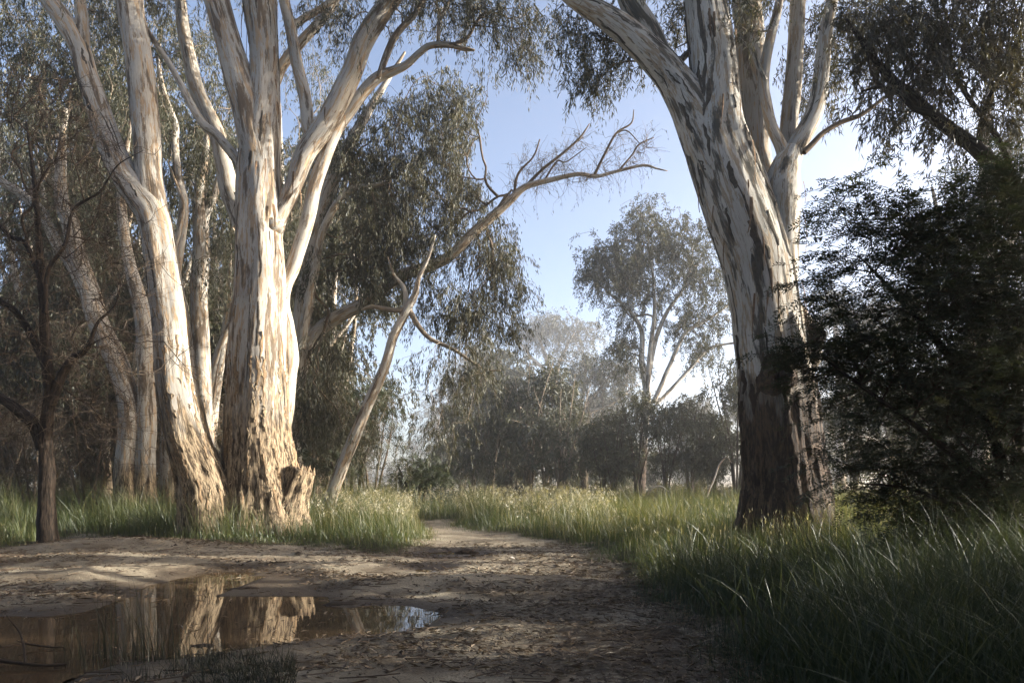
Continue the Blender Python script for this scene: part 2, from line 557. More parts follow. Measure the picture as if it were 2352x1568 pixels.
def ground_z(P, full=False):
    P = np.atleast_2d(np.asarray(P, float))
    p3 = np.column_stack([P, np.zeros(len(P))])
    x, y = P[:, 0], P[:, 1]
    vs = veg_sd(P)
    near = smooth(40, 25, np.hypot(x, y))
    h = 0.075 + 0.028 * fbm(p3 * [0.55, 0.9, 1], 3, 11) * near
    h += 0.024 * fbm(p3 * [2.4, 4.6, 1], 5, 21, 0.6) * near
    # long shallow ruts and hummocks across the track
    h += 0.05 * np.sin(y * 3.1 + 0.25 * x + 1.2 * noise(p3 * [0.25, 0.5, 1], 3)) * smooth(16.5, 13, y) * smooth(7.5, 9.5, y)
    h += 0.30 * np.exp(-((x + 8.6) / 2.6) ** 2 - ((y - 15.4) / 1.5) ** 2)           # hump of sand at the left
    h += 0.16 * np.exp(-((x + 6.2) / 2.0) ** 2 - ((y - 11.6) / 0.9) ** 2)
    h += 0.10 * np.exp(-((x + 0.2) / 1.7) ** 2 - ((y - 10.8) / 0.5) ** 2)
    bank = smooth(0.2, -1.6, vs)
    h += bank * 0.16 + smooth(-1.0, -8, vs) * 0.10 * smooth(60, 30, y)
    h += smooth(2.0, 7.0, x) * smooth(14, 6, y) * 0.25 + smooth(3, 9, x) * 0.12
    h += bank * 0.05 * fbm(p3 * 0.8, 3, 31)
    wet = np.zeros(len(P))
    for poly, dep in ((PUDDLE, 0.16), (POOL2, 0.06), (POOL3, 0.05)):
        lo, hi = poly.min(0) - 2.5, poly.max(0) + 2.5
        m = (x > lo[0]) & (x < hi[0]) & (y > lo[1]) & (y < hi[1])
        if not m.any(): continue
        sd = poly_sd(P[m], poly) + 0.09 * fbm(p3[m] * 2.2, 4, 41, 0.6)
        out = 0.004 + 0.10 * np.maximum(sd, 0) + 0.10 * np.maximum(sd, 0) ** 2
        hh = np.where(sd < 0, np.maximum(-dep, sd * 0.35), np.minimum(h[m] + 0.02 * smooth(0, .15, sd) * smooth(.5, .2, sd), out + 0.012 * np.abs(fbm(p3[m] * [5, 8, 1], 3, 51)) * smooth(0, .3, sd)))
        outside_low = np.where(sd >= 0, np.maximum(hh, 0.005), hh)
        h[m] = outside_low
        wet[m] = np.maximum(wet[m], smooth(0.75, 0.22, sd + 0.25 * fbm(p3[m] * 1.7, 3, 43)))
    return (h, vs, wet) if full else h


def gz(x, y): return float(ground_z([(x, y)])[0])


# ------------------------------------------------------------------ trees
FS = 1.0       # grain of the modelling: coarser for trees far off


class Tree:
    def __init__(s, name, label, cat, px, Y, group=None, x=None):
        X = (px - CX) / F * Y if x is None else x
        s.base = np.array([X, Y, gz(X, Y)])
        s.Y = Y
        s.root = thing(name, label, cat, s.base, group)
        s.nodes, s.nrad, s.ndir, s.npl = [], [], [], []
        s.clumps, s.branchacc = [], Acc()

    def px(s, path, dY=0.0):
        """photo positions (px, py, width[, dy]) to points and radii; py None means at the foot"""
        P, R = [], []
        for q in path:
            dy = q[3] if len(q) > 3 else 0.0
            Y = s.Y + dY + dy
            if q[1] is None:
                p = np.array([(q[0] - CX) / F * Y, Y, s.base[2] - 0.35])
            else:
                p = at(q[0], q[1], Y)
            P.append(p); R.append(q[2] / 2 / F * Y)
        return np.array(P), np.array(R)

    def limb(s, path, mat, name='limb', sides=20, step=0.12, rough=None, flare=0.0, amp=0.05, grow=0.0, dY=0.0, plane=True, fibre=0.0,
             metres=False, ridge=0.0, label=None, lobes=5, collar=0.0, capk=0.4):
        if metres:
            P, R = np.array([q[:3] for q in path]) + s.base, np.array([q[3] for q in path])
        else:
            P, R = s.px(path, dY)
        P, R, S = resample(P, R, step * FS)
        if collar: R = R * (1 + collar * np.exp(-S / (R[0] * 2.0 + 1e-6)))
        wf = float(np.clip(0.20 / (R.max() + 0.02), 0.22, 1.1))
        wv = R[:, None] * 0.17 * np.stack([fbm(np.column_stack([S * wf, S * 0, S * wf * 0.7 + 3.3, S * wf * 0.4 + k * 7.7 + P[0, 0]]), 2, k, 0.35) for k in range(3)], 1)
        wv *= np.minimum(1, S / (R[0] * 3 + 1e-6))[:, None]
        P = P + wv
        seed = int(abs(P[0, 0] * 131 + P[-1, 2] * 37)) % 997
        off = np.array([seed * 0.37 % 11, seed * 0.61 % 7, seed * 0.17 % 13])
        zb = s.base[2]

        def disp(Q, a, b, r):
            h = Q[:, 2] - zb
            d = r * amp * 1.2 * fbm(np.column_stack([np.cos(a) * 1.7 + h * wf * 0.9, np.sin(a) * 1.7 - h * wf * 0.5, b[:, 2] * wf * 1.4]) + off, 3, 5, 0.45)
            if flare: d += r * flare * np.exp(-np.maximum(h, 0) / 0.55) * (1 + 0.4 * np.sin(a * lobes + off[0] + 0.8 * h))
            if ridge: d += r * ridge * np.sin(a * lobes + off[1] + 0.35 * h + 1.2 * noise(np.column_stack([h * .4, a * 0, a * 0]), 9))
            if fibre and rough is not None:
                q = np.column_stack([np.cos(a) * r * 15, np.sin(a) * r * 15, b[:, 2] * 1.1]) + off
                f = fbm(q, 3, 15)
                d += fibre * smooth(rough[1], rough[0], h + 0.5 * noise(Q * 0.7, 4)) * f
            return d
        V, q, t, b = tube(P, R, S, sides, np.array([0, 1.0, 0]) if plane else None, disp, True, off, capk)
        s.grid, s.axis = tube.grid, P
        ra = np.zeros(len(V))
        if rough is not None:
            ra = smooth(rough[1], rough[0], V[:, 2] - zb)
        me = build_mesh(name, V - s.base, q, t, mat, {'bark': b, 'rough': ra})
        o = link(name, me, s.root)
        if label: o['label'] = label
        if grow is not None:
            i0 = int(len(P) * grow)
            k = max(1, int(0.3 / step))
            T = unit(np.gradient(P, axis=0))
            for i in range(i0, len(P), k):
                s.nodes.append(P[i]); s.nrad.append(R[i]); s.ndir.append(T[i]); s.npl.append(S[i] * 0.6 + 0.0)
        return o

    def clump(s, px, py, rx, ry, rd, K, dY=0.0, m=6, sig=0.28):
        c = at(px, py, s.Y + dY)
        k = (s.Y + dY) / F
        s.clumps.append((c, np.array([rx * k, rd * FS, ry * k]), K, m, sig * FS))

    def clump_m(s, c, r, K, m=6, sig=0.35):
        s.clumps.append((np.asarray(c, float) + s.base, np.asarray(r, float), K, m, sig))

    def grow(s, bf=0.3, seg=0.4, wig=0.10, rtip=0.006, power=0.46, up=0.15, curl=0.0):
        seg, rtip = seg * FS, rtip * FS
        att = []
        for c, r, K, m, sig in s.clumps:
            u = unit(rng.normal(size=(K, 3))) * (rng.random((K, 1)) ** 0.42)
            ctr = c + u * r
            a = np.repeat(ctr, m, 0) + rng.normal(size=(K * m, 3)) * sig * np.array([1, 1, 0.75])
            att.append(a)
        att = np.concatenate(att)
        N0 = len(s.nodes)
        n_max = N0 + len(att) * 14
        pos = np.zeros((n_max, 3)); pl = np.zeros(n_max); dr = np.zeros((n_max, 3)); par = np.full(n_max, -1); hero = np.zeros(n_max)
        pos[:N0] = s.nodes; pl[:N0] = s.npl; dr[:N0] = s.ndir; hero[:N0] = s.nrad
        n = N0
        dmin = np.array([np.min(((pos[:N0] - a) ** 2).sum(1)) for a in att])
        tips, tipdir = [], []
        for a in att[np.argsort(dmin)]:
            v = a - pos[:n]
            d = np.sqrt((v ** 2).sum(1))
            back = (v * dr[:n]).sum(1) / (d + 1e-6)
            cost = d * (1.0 + 0.45 * np.clip(0.1 - back, 0, 1)) + bf * pl[:n]
            j = int(np.argmin(cost))
            dist = d[j]
            k = int(min(12, max(1, round(dist / seg))))
            c = pos[j] + dr[j] * dist * 0.38 + np.array([0, 0, up * dist])
            last = j
            for q in range(1, k + 1):
                t = q / k
                p = pos[j] * (1 - t) ** 2 + c * 2 * t * (1 - t) + a * t * t
                if q < k: p = p + rng.normal(size=3) * wig * dist / k
                pos[n] = p
                dv = p - pos[last]
                L = math.sqrt(dv @ dv) + 1e-9
                dr[n] = dv / L
                pl[n] = pl[last] + L
                par[n] = last
                last = n
                n += 1
            tips.append(a); tipdir.append(dr[last])
        cnt = np.zeros(n); mainchild = np.full(n, -1)
        haschild = np.zeros(n, bool)
        for i in range(n - 1, N0 - 1, -1):
            if cnt[i] == 0: cnt[i] = 1
            p = par[i]
            if p >= N0:
                cnt[p] += cnt[i]
                if mainchild[p] < 0 or cnt[i] > cnt[mainchild[p]]: mainchild[p] = i
        rad = rtip * cnt ** power
        acc = s.branchacc
        starts = [i for i in range(N0, n) if par[i] < N0 or mainchild[par[i]] != i]
        for i in starts:
            ch = [i]
            while mainchild[ch[-1]] >= 0: ch.append(mainchild[ch[-1]])
            p = par[i]
            P = np.vstack([pos[p][None], pos[ch]])
            r0 = rad[i] * 1.15
            if p < N0: r0 = min(r0 * 1.2, hero[p] * 0.8)
            R = np.concatenate([[r0], rad[ch]])
            if p < N0: R = np.minimum(R, max(hero[p] * 0.8, rtip))
            if R[0] > 0.035 and len(P) > 2:
                P, R, S = resample(P, R, max(0.15, seg * 0.5)); sd = 8
            else:
                S = np.zeros(len(P)); sd = 5 if R[0] > 0.015 else 3
            V, q, t, b = tube(P, R, S, sd, None, None, False)
            acc.add(V, q, None)
        return np.array(tips), np.array(tipdir)

    def foliage(s, tips, tdir, mat, n=26, L=0.55, droop=0.7, leaf=(0.15, 0.022), spread=0.10, hang=0.75, twigs=True, segs=4, name='foliage', tint=(0.5, 0.28),
                rad=0.004, curl=0.0, keep=None):
        N = len(tips)
        if N == 0: return
        L, spread, rad, leaf = L * FS, spread * FS, rad * FS, (leaf[0] * FS, leaf[1] * FS)
        h = unit(tdir * 0.8 + rng.normal(size=(N, 3)) * 0.6)
        Ls = L * rng.uniform(0.6, 1.4, (N, 1))
        t = np.linspace(0, 1, segs)[None, :, None]
        def curve(tt, idx=slice(None)):
            return tips[idx][:, None, :] + h[idx][:, None, :] * Ls[idx][:, None, :] * tt * (1 - 0.35 * tt) + np.array([0, 0, -1.0]) * (droop * Ls[idx])[:, None, :] * tt ** 2
        if twigs:
            P = curve(t)
            if curl: P = P + np.cumsum(rng.normal(size=P.shape) * curl * Ls[:, None, :], 1)
            V, q = thin_tubes(P, np.repeat(np.linspace(rad, rad * 0.4, segs)[None], N, 0))
            s.branchacc.add(V, q)
        if n <= 0: return
        lt = rng.random((N, n, 1)) ** 0.8
        B = curve(lt).reshape(-1, 3) + rng.normal(size=(N * n, 3)) * spread * 0.45
        cl = np.repeat(np.clip(rng.normal(tint[0], tint[1] * 0.6, N), 0, 1), n)
        d = unit(rng.normal(size=(N * n, 3)) * (1 - hang) + np.array([0, 0, -hang]) + np.repeat(h, n, 0) * 0.25)
        sd = unit(np.cross(d, rng.normal(size=(N * n, 3))))
        ll = leaf[0] * rng.uniform(0.6, 1.25, (N * n, 1))
        lw = leaf[1] * rng.uniform(0.7, 1.25, (N * n, 1))
        nrm = np.cross(d, sd)
        bend = nrm * ll * rng.uniform(-0.25, 0.25, (N * n, 1))
        V = np.stack([B, B + d * ll * 0.42 + sd * lw * 0.5, B + d * ll + bend, B + d * ll * 0.42 - sd * lw * 0.5], 1).reshape(-1, 3)
        q = np.arange(len(V)).reshape(-1, 4)
        ti = np.clip(cl + rng.normal(size=N * n) * tint[1] * 0.6, 0, 1)
        me = build_mesh(name, V - s.base, q, None, mat, {'tint': np.repeat(ti, 4)}, False)
        return link(name, me, s.root)

    def fronds(s, tips, tdir, mat, per=5, L=0.55, frond=0.15, pinna=(0.05, 0.009), pairs=11, flat=0.65, name='fronds'):
        """feathery wattle leaves: fronds set along each twig"""
        N = len(tips)
        h = unit(tdir * [1, 1, 0.3] + rng.normal(size=(N, 3)) * [0.5, 0.5, 0.2])
        Ls = L * rng.uniform(0.6, 1.4, (N, 1))
        segs = 4
        t = np.linspace(0, 1, segs)[None, :, None]
        P = tips[:, None, :] + h[:, None, :] * Ls[:, None, :] * t + np.array([0, 0, -0.18]) * Ls[:, None, :] * t ** 2
        V, q = thin_tubes(P, np.repeat(np.linspace(0.004, 0.0015, segs)[None], N, 0))
        s.branchacc.add(V, q)
        M_ = N * per
        ft = (np.tile(np.arange(per), N) + rng.random(M_) * 0.6) / per
        idx = np.repeat(np.arange(N), per)
        B = tips[idx] + h[idx] * Ls[idx] * ft[:, None] + np.array([0, 0, -0.18]) * Ls[idx] * ft[:, None] ** 2
        side = unit(np.cross(h[idx], [0, 0, 1.0]) + rng.normal(size=(M_, 3)) * flat) * np.where(rng.random((M_, 1)) < 0.5, -1, 1)
        fd = unit(h[idx] * 0.75 + side * 0.85 + rng.normal(size=(M_, 3)) * flat * 0.6 - np.array([0, 0, 0.12]))
        fs = unit(np.cross(fd, np.array([0, 0, 1.0]) + rng.normal(size=(M_, 3)) * flat))
        fl = frond * rng.uniform(0.65, 1.3, (M_, 1))
        K = pairs * 2
        pt = np.tile(np.repeat((np.arange(pairs) + 0.5) / pairs, 2), M_)[:, None]
        sg = np.tile(np.tile([1.0, -1.0], pairs), M_)[:, None]
        ii = np.repeat(np.arange(M_), K)
        pb = B[ii] + fd[ii] * fl[ii] * pt - np.array([0, 0, 0.25]) * fl[ii] * pt ** 2
        pd = unit(fs[ii] * sg + fd[ii] * 0.75 + rng.normal(size=(M_ * K, 3)) * 0.12)
        pl = pinna[0] * (1.1 - 0.7 * np.abs(pt - 0.4)) * rng.uniform(0.8, 1.2, (M_ * K, 1))
        pw = unit(np.cross(pd, np.cross(fd[ii], fs[ii]))) * pinna[1]
        V = np.stack([pb, pb + pd * pl * 0.5 + pw * 0.5, pb + pd * pl, pb + pd * pl * 0.5 - pw * 0.5], 1).reshape(-1, 3)
        ti = np.clip(np.repeat(rng.normal(0.45, 0.25, N), per * K) + rng.normal(size=M_ * K) * 0.12, 0, 1)
        me = build_mesh(name, V - s.base, np.arange(len(V)).reshape(-1, 4), None, mat, {'tint': np.repeat(ti, 4)}, False)
        return link(name, me, s.root)

    def curly(s, tips, tdir, per=4, L=0.7, segs=7, curl=0.13, rad=0.0035, up=0.1):
        """bare crooked twigs"""
        idx = np.repeat(np.arange(len(tips)), per)
        N = len(idx)
        d0 = unit(tdir[idx] + rng.normal(size=(N, 3)) * 0.9 + [0, 0, up])
        Ls = L * rng.uniform(0.5, 1.3, (N, 1, 1))
        st = np.zeros((N, segs, 3))
        turn = np.cumsum(rng.normal(size=(N, segs, 3)) * curl * 2.2, 1)
        st[:, 1:] = unit(d0[:, None, :] + turn[:, 1:])
        P = tips[idx][:, None, :] + np.cumsum(st, 1) * Ls / segs
        V, q = thin_tubes(P, np.repeat(np.linspace(rad, rad * 0.35, segs)[None], N, 0))
        s.branchacc.add(V, q)
        return P

    def close(s, mat, name='branches'):
        return s.branchacc.build(name, mat, s.root, s.base)


def bark_strips(tree, path, n, mat, Ls=(0.3, 1.1), w=0.05, seed=1, spread=1.0, lo=0.15, hi=0.95):
    """loose ribbons of shed bark hanging from a limb, each a part of the tree"""
    r = np.random.default_rng(seed)
    P, R = tree.px(path)
    P, R, S = resample(P, R, 0.1)
    for k in range(n):
        i = int(r.uniform(lo, hi) * (len(P) - 1))
        a = r.uniform(-1.5, 1.5) * spread
        nd = np.array([math.sin(a), -math.cos(a), 0])
        top = P[i] + nd * R[i] * 1.03
        L = r.uniform(*Ls)
        m = 7
        t = np.linspace(0, 1, m)
        sw = np.array([math.cos(a), math.sin(a), 0])
        c = top + np.outer(t * L, [0, 0, -1.0]) + np.outer(np.sin(t * 2.2) * L * r.uniform(0.02, 0.14), nd) + np.outer(t ** 2 * L * r.uniform(-.12, .12), sw)
        c += np.outer(np.interp(-t * L, [0, 1], [0, 0]), nd)
        ww = w * r.uniform(0.4, 1.3) * (0.45 + 0.8 * np.sin(np.clip(t * 1.1 + 0.25, 0, 1) * math.pi))
        tw = r.uniform(-1.2, 1.2) * t
        ax = np.outer(np.cos(tw), sw) + np.outer(np.sin(tw), nd)
        off = nd * 0.006
        V = np.concatenate([c - ax * ww[:, None] / 2, c + off * 1.8, c + ax * ww[:, None] / 2])
        q = []
        for b in (0, 1):
            for j in range(m - 1):
                q.append((b * m + j, (b + 1) * m + j, (b + 1) * m + j + 1, b * m + j + 1))
        link('bark_strip', build_mesh('bark_strip', V - tree.base, q, None, mat), tree.root)


def bark_plates(tree, grid, axis, n, mat, Ls, Ws, zr, seed, lift=0.014, az=1.75):
    """flakes and ribbons of old bark still lying on the trunk: each follows the surface and stands a little proud"""
    r = np.random.default_rng(seed)
    nn, sd, _ = grid.shape
    zz = axis[:, 2] - tree.base[2]
    ok = np.where((zz > zr[0]) & (zz < zr[1]))[0]
    step = np.linalg.norm(axis[1] - axis[0])
    for k in range(n):
        i0 = int(r.choice(ok))
        rad = np.linalg.norm(grid[i0, 0] - axis[i0])
        a0 = r.uniform(-az, az)
        # the ring angle whose normal faces (sin a0, -cos a0)
        nd = np.array([math.sin(a0), -math.cos(a0), 0])
        j0 = int(np.argmax((grid[i0] - axis[i0]) @ nd))
        m = int(r.integers(6, 11))
        L = r.uniform(*Ls); W = r.uniform(*Ws)
        t = np.linspace(0, 1, m)
        fi = np.clip(i0 + (t - 0.5) * L / step, 0, nn - 1.001)
        drift = np.cumsum(r.normal(size=m)) * 0.018
        prof = np.sin(np.clip(t * 0.9 + 0.05, 0, 1) * math.pi) ** 0.5
        wl = W * prof * r.uniform(0.35, 1.2, m); wr = W * prof * r.uniform(0.35, 1.2, m)
        da = 2 * math.pi * rad / sd
        V = []
        curl = r.uniform(0.2, 1.8)
        for q in range(m):
            i = int(fi[q]); f = fi[q] - i
            ring = grid[i] * (1 - f) + grid[i + 1] * f
            c = axis[i] * (1 - f) + axis[i + 1] * f
            for off, up in ((-wl[q], 0.35 * curl), (0.0, 1.0), (wr[q], 0.35)):
                fj = (j0 + (drift[q] + off) / da) % sd
                j = int(fj); g = fj - j
                p = ring[j % sd] * (1 - g) + ring[(j + 1) % sd] * g
                nv = p - c
                nv = nv / np.linalg.norm(nv)
                V.append(p + nv * (lift * up + (0.02 * curl if q == m - 1 and off == 0 else 0)))
        Q = []
        for q in range(m - 1):
            for e in (0, 1):
                Q.append((q * 3 + e, q * 3 + e + 1, q * 3 + e + 4, q * 3 + e + 3))
        V = np.array(V)
        link('bark_plate', build_mesh('bark_plate', V - tree.base, Q, None, mat), tree.root)
# ------------------------------------------------------------------ ground, puddles
def axis_pts(lo, hi, fine, far, ratio=1.13):
    a = list(np.arange(lo, hi + 1e-6, fine))
    st, p = fine, hi
    while p < far:
        st *= ratio; p += st; a.append(min(p, far))
    st, p, b = fine, lo, []
    while p > -far:
        st *= ratio; p -= st; b.append(max(p, -far))
    return np.array(sorted(set(b + a)))


gx = axis_pts(-12, 8, 0.10, 420)
gy = axis_pts(4.5, 20, 0.095, 410)
GX, GY = np.meshgrid(gx, gy)
GP = np.column_stack([GX.ravel(), GY.ravel()])
H, VS, WET = ground_z(GP, True)
nx, ny = len(gx), len(gy)
i, j = np.meshgrid(np.arange(nx - 1), np.arange(ny - 1))
k = (j * nx + i).ravel()
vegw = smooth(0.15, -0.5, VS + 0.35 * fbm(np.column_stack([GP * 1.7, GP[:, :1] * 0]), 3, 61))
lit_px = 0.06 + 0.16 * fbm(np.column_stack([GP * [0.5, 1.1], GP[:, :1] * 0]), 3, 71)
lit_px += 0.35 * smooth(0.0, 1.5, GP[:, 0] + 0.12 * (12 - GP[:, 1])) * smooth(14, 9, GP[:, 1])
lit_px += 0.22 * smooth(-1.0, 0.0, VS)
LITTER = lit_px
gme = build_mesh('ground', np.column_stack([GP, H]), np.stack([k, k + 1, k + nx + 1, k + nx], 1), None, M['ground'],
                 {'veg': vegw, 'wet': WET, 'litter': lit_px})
tag(link('ground', gme), None, None, None, 'structure')


def pool(name, poly, grow, z=0.0):
    c = poly.mean(0)
    P = c + (poly - c) * (1 + grow)
    me = bpy.data.meshes.new(name)
    me.from_pydata([(x, y, z) for x, y in P], [], [tuple(range(len(P)))])
    me.materials.append(M['water'])
    return tag(link(name, me), kind='structure')


pool('puddle', PUDDLE, 0.06)
pool('puddle', POOL2, 0.25)
pool('puddle', POOL3, 0.25)

# ------------------------------------------------------------------ the two big red gums
BP, BM, BG = M['bark_pale'], M['bark_mottled'], M['bark_grey']
T = Tree('river_gum', 'huge pale gum with twin trunks and a broken stump at its foot', 'tree', 600, 19.0)
main = [(603, None, 205), (603, 1190, 188), (598, 1100, 168), (597, 1000, 150), (597, 900, 142), (598, 800, 132), (598, 700, 122), (599, 600, 112),
        (598, 500, 105), (598, 420, 98), (603, 320, 84), (611, 220, 70), (609, 110, 66), (600, 0, 74), (594, -150, 60), (585, -350, 34), (590, -480, 10)]
T.limb(main, BP, 'trunk', 112, 0.045, (0.8, 6.4), 0.15, 0.045, grow=0.72, fibre=0.04, lobes=6, ridge=0.03)
GM, AM = T.grid, T.axis
lean = [(485, None, 130), (476, 1150, 120), (462, 1080, 106), (436, 1000, 95), (415, 900, 90), (400, 800, 83), (388, 700, 77), (373, 600, 72), (357, 500, 72),
        (330, 455, 66), (290, 400, 60), (258, 335, 56), (238, 280, 54), (205, 180, 48), (183, 105, 44), (145, 40, 44), (105, -20, 40), (60, -150, 28), (30, -300, 10)]
T.limb(lean, BP, 'leaning_trunk', 80, 0.05, (0.6, 5.8), 0.15, 0.05, grow=0.7, fibre=0.035, ridge=0.03, dY=-0.75)
GL, AL = T.grid, T.axis
midl = [(372, 590, 60), (356, 480, 62), (345, 400, 58), (334, 280, 60), (323, 150, 60), (308, 60, 58), (298, -20, 58), (285, -180, 44), (300, -340, 12)]
T.limb(midl, BP, 'limb', 48, 0.06, None, 0, 0.05, grow=0.6, dY=-0.7)
T.limb([(203, 190, 26), (194, 110, 29), (188, 40, 27), (184, -30, 26), (190, -160, 12)], BP, 'limb', 32, 0.07, None, 0, 0.05, grow=0.5, dY=-0.75)
T.limb([(606, 540, 40, 0.3), (604, 440, 60, 0.12), (592, 350, 70), (573, 270, 66), (556, 200, 66), (529, 100, 58), (500, 0, 58), (478, -110, 48), (450, -260, 16)], BP, 'limb', 56, 0.06, None, 0, 0.05, grow=0.6, dY=-0.15)
A = [(625, 530, 40), (643, 492, 36), (673, 434, 38), (704, 352, 46), (740, 302, 50), (770, 248, 50), (806, 172, 48), (836, 97, 46), (872, 35, 44), (915, -20, 38), (980, -100, 24), (1040, -190, 8)]
T.limb(A, BP, 'limb', 44, 0.06, None, 0, 0.06, grow=0.5, dY=0.05, collar=0.3)
B = [(612, 1130, 24, 0.1), (640, 1030, 34, 0.05), (656, 940, 40), (660, 870, 42), (664, 815, 46), (660, 750, 36), (652, 700, 30), (656, 655, 30), (678, 597, 32), (709, 490, 32), (729, 408, 30), (770, 306, 28), (811, 245, 27), (862, 184, 24), (905, 163, 20), (933, 150, 17), (964, 122, 15), (989, 106, 14), (1035, 105, 13), (1062, 112, 11), (1090, 116, 5)]
T.limb(B, BP, 'limb', 32, 0.07, None, 0, 0.07, grow=0.7, dY=0.28)
T.limb([(868, 180, 14), (892, 117, 16), (913, 76, 15), (954, 31, 13), (985, -20, 11), (1020, -90, 5)], BP, 'limb', 20, 0.08, None, 0, 0.05, grow=0.3, dY=0.2)
T.limb([(1006, 106, 8), (1010, 51, 9), (1030, 8, 8), (1050, -40, 5)], BP, 'limb', 14, 0.08, None, 0, 0.05, grow=0.2, dY=0.25)
T.limb([(1040, 104, 9), (1075, 85, 8), (1095, 50, 7), (1120, 28, 6), (1165, 38, 4)], M['twig_pale'], 'limb', 12, 0.08, None, 0, 0.05, grow=0.2, dY=0.25)
T.limb([(718, 330, 30), (709, 300, 29), (703, 230, 28), (684, 150, 27), (668, 61, 25), (653, -5, 24), (640, -120, 10)], BP, 'limb', 28, 0.07, None, 0, 0.05, grow=0.6, dY=0.1)
T.limb([(625, 200, 26), (652, 145, 24), (690, 98, 22), (729, 56, 20), (765, 12, 18), (800, -60, 10)], BP, 'limb', 20, 0.08, None, 0, 0.05, grow=0.6, dY=0.6)
T.limb([(675, 60, 16), (700, 40, 17), (740, 18, 15), (780, -15, 13), (830, -70, 6)], BP, 'limb', 16, 0.08, None, 0, 0.05, grow=0.6, dY=0.5)
T.limb([(560, 400, 22), (543, 362, 24), (500, 311, 21), (469, 287, 19), (440, 240, 18), (408, 179, 14), (378, 128, 12), (352, 92, 11), (326, 46, 8), (300, -10, 5)], BG, 'limb', 20, 0.08, None, 0, 0.05, grow=0.7, dY=-0.1)
T.limb([(560, 520, 50), (530, 440, 44), (515, 370, 38), (498, 305, 36), (470, 245, 36), (449, 190, 34), (438, 140, 32), (425, 80, 28), (415, 0, 24), (400, -120, 10)], BG, 'limb', 32, 0.07, None, 0, 0.06, grow=0.6, dY=0.9)
# stubs, burl, broken stump
T.limb([(596, 545, 50, 0.15), (620, 524, 52, -0.08), (637, 512, 42, -0.20), (642, 508, 30, -0.24)], BP, 'branch_stub', 36, 0.03, None, 0, 0.10, grow=None, capk=0.4)
T.limb([(650, None, 120), (662, 1180, 84), (676, 1130, 66), (689, 1092, 58), (695, 1074, 52)], BP, 'stump', 44, 0.04, (3.0, 6.0), 0.05, 0.14, grow=None, fibre=0.06, dY=-0.3, capk=0.1, label='broken pale stump leaning off the foot of the trunk')
sw = Acc()
r_ = np.random.default_rng(3)
for q in range(14):       # splintered top of the stump
    a, rr = r_.uniform(0, 6.28), r_.uniform(0.05, 0.3)
    c = at(695, 1072, 18.68) + np.array([math.cos(a) * rr, math.sin(a) * rr, -0.1])
    P = np.stack([c - [0, 0, .12], c + np.array([r_.normal() * .05, 0, .05 + r_.random() * .14 + 0.2 * rr * (1 if math.cos(a) < 0 else -0.3)])])
    V, qd, tr, b = tube(P, np.array([0.06, 0.012]), np.zeros(2), 5, None, None, True)
    sw.add(V, qd, tr)
sw.build('splinters', M['wood_cut'], T.root, T.base)
bark_strips(T, main, 20, M['strip'], (0.3, 1.2), 0.06, 5, 1.0, 0.25, 0.75)
bark_plates(T, GM, AM, 60, M['plate_tan'], (0.25, 0.9), (0.02, 0.06), (0.6, 6.0), 21, 0.02)
bark_plates(T, GM, AM, 30, M['plate_dark'], (0.3, 1.3), (0.015, 0.05), (4.0, 15.0), 22, 0.014)
bark_plates(T, GM, AM, 120, M['plate_pale'], (0.08, 0.32), (0.010, 0.030), (0.5, 4.6), 25, 0.022)
bark_plates(T, GL, AL, 80, M['plate_pale'], (0.08, 0.3), (0.010, 0.028), (0.5, 4.0), 26, 0.022)
bark_plates(T, GL, AL, 40, M['plate_tan'], (0.25, 0.8), (0.02, 0.05), (0.6, 5.0), 23, 0.02)
bark_plates(T, GL, AL, 25, M['plate_dark'], (0.3, 1.2), (0.015, 0.05), (3.0, 13.0), 24, 0.014)
bark_strips(T, A, 9, M['strip'], (0.3, 0.9), 0.05, 6, 1.0, 0.1, 0.6)
for c in [(1000, -60, 90, 60, 1.2, 16), (1120, 20, 100, 55, 0.9, 24), (1210, 70, 60, 50, 0.7, 14), (1060, 0, 60, 50, 0.8, 12), (930, -40, 90, 70, 1.5, 16), (700, -60, 120, 80, 2, 20), (540, -180, 160, 100, 2.5, 22),
          (330, -90, 140, 90, 2, 20), (120, -80, 140, 110, 2, 22), (800, -200, 250, 120, 3, 34), (60, -280, 150, 120, 3, 16), (780, 60, 50, 60, 1.2, 8), (250, 30, 50, 40, 1.0, 6)]:
    T.clump(*c)
tp, td = T.grow(rtip=0.006)
T.foliage(tp, td, M['leaf_gum'], 26, 0.6, 1.0, (0.165, 0.026), 0.10, 0.72)
T.close(M['twig_pale'])

T = Tree('river_gum', 'massive mottled gum leaning left with a hollow burl on its trunk', 'tree', 1803, 15.6)
main = [(1806, None, 230), (1803, 1180, 200), (1802, 1100, 182), (1799, 1000, 172), (1796, 900, 168), (1784, 800, 160), (1768, 700, 148), (1745, 600, 152), (1712, 500, 156), (1682, 410, 150),
        (1655, 320, 142), (1650, 240, 122), (1648, 150, 108), (1636, 50, 98), (1626, -30, 92), (1610, -180, 70), (1590, -340, 40), (1600, -480, 12)]
T.limb(main, BM, 'trunk', 112, 0.045, (1.6, 5.4), 0.14, 0.05, grow=0.75, fibre=0.045, lobes=5, ridge=0.03)
GM, AM = T.grid, T.axis
lm = [(1668, 420, 120), (1630, 320, 118), (1592, 235, 92), (1548, 170, 74), (1502, 120, 68), (1440, 68, 60), (1382, 30, 50), (1325, -5, 42), (1250, -70, 34), (1160, -160, 14)]
T.limb(lm, BM, 'limb', 60, 0.06, None, 0, 0.06, grow=0.5)
GL, AL = T.grid, T.axis
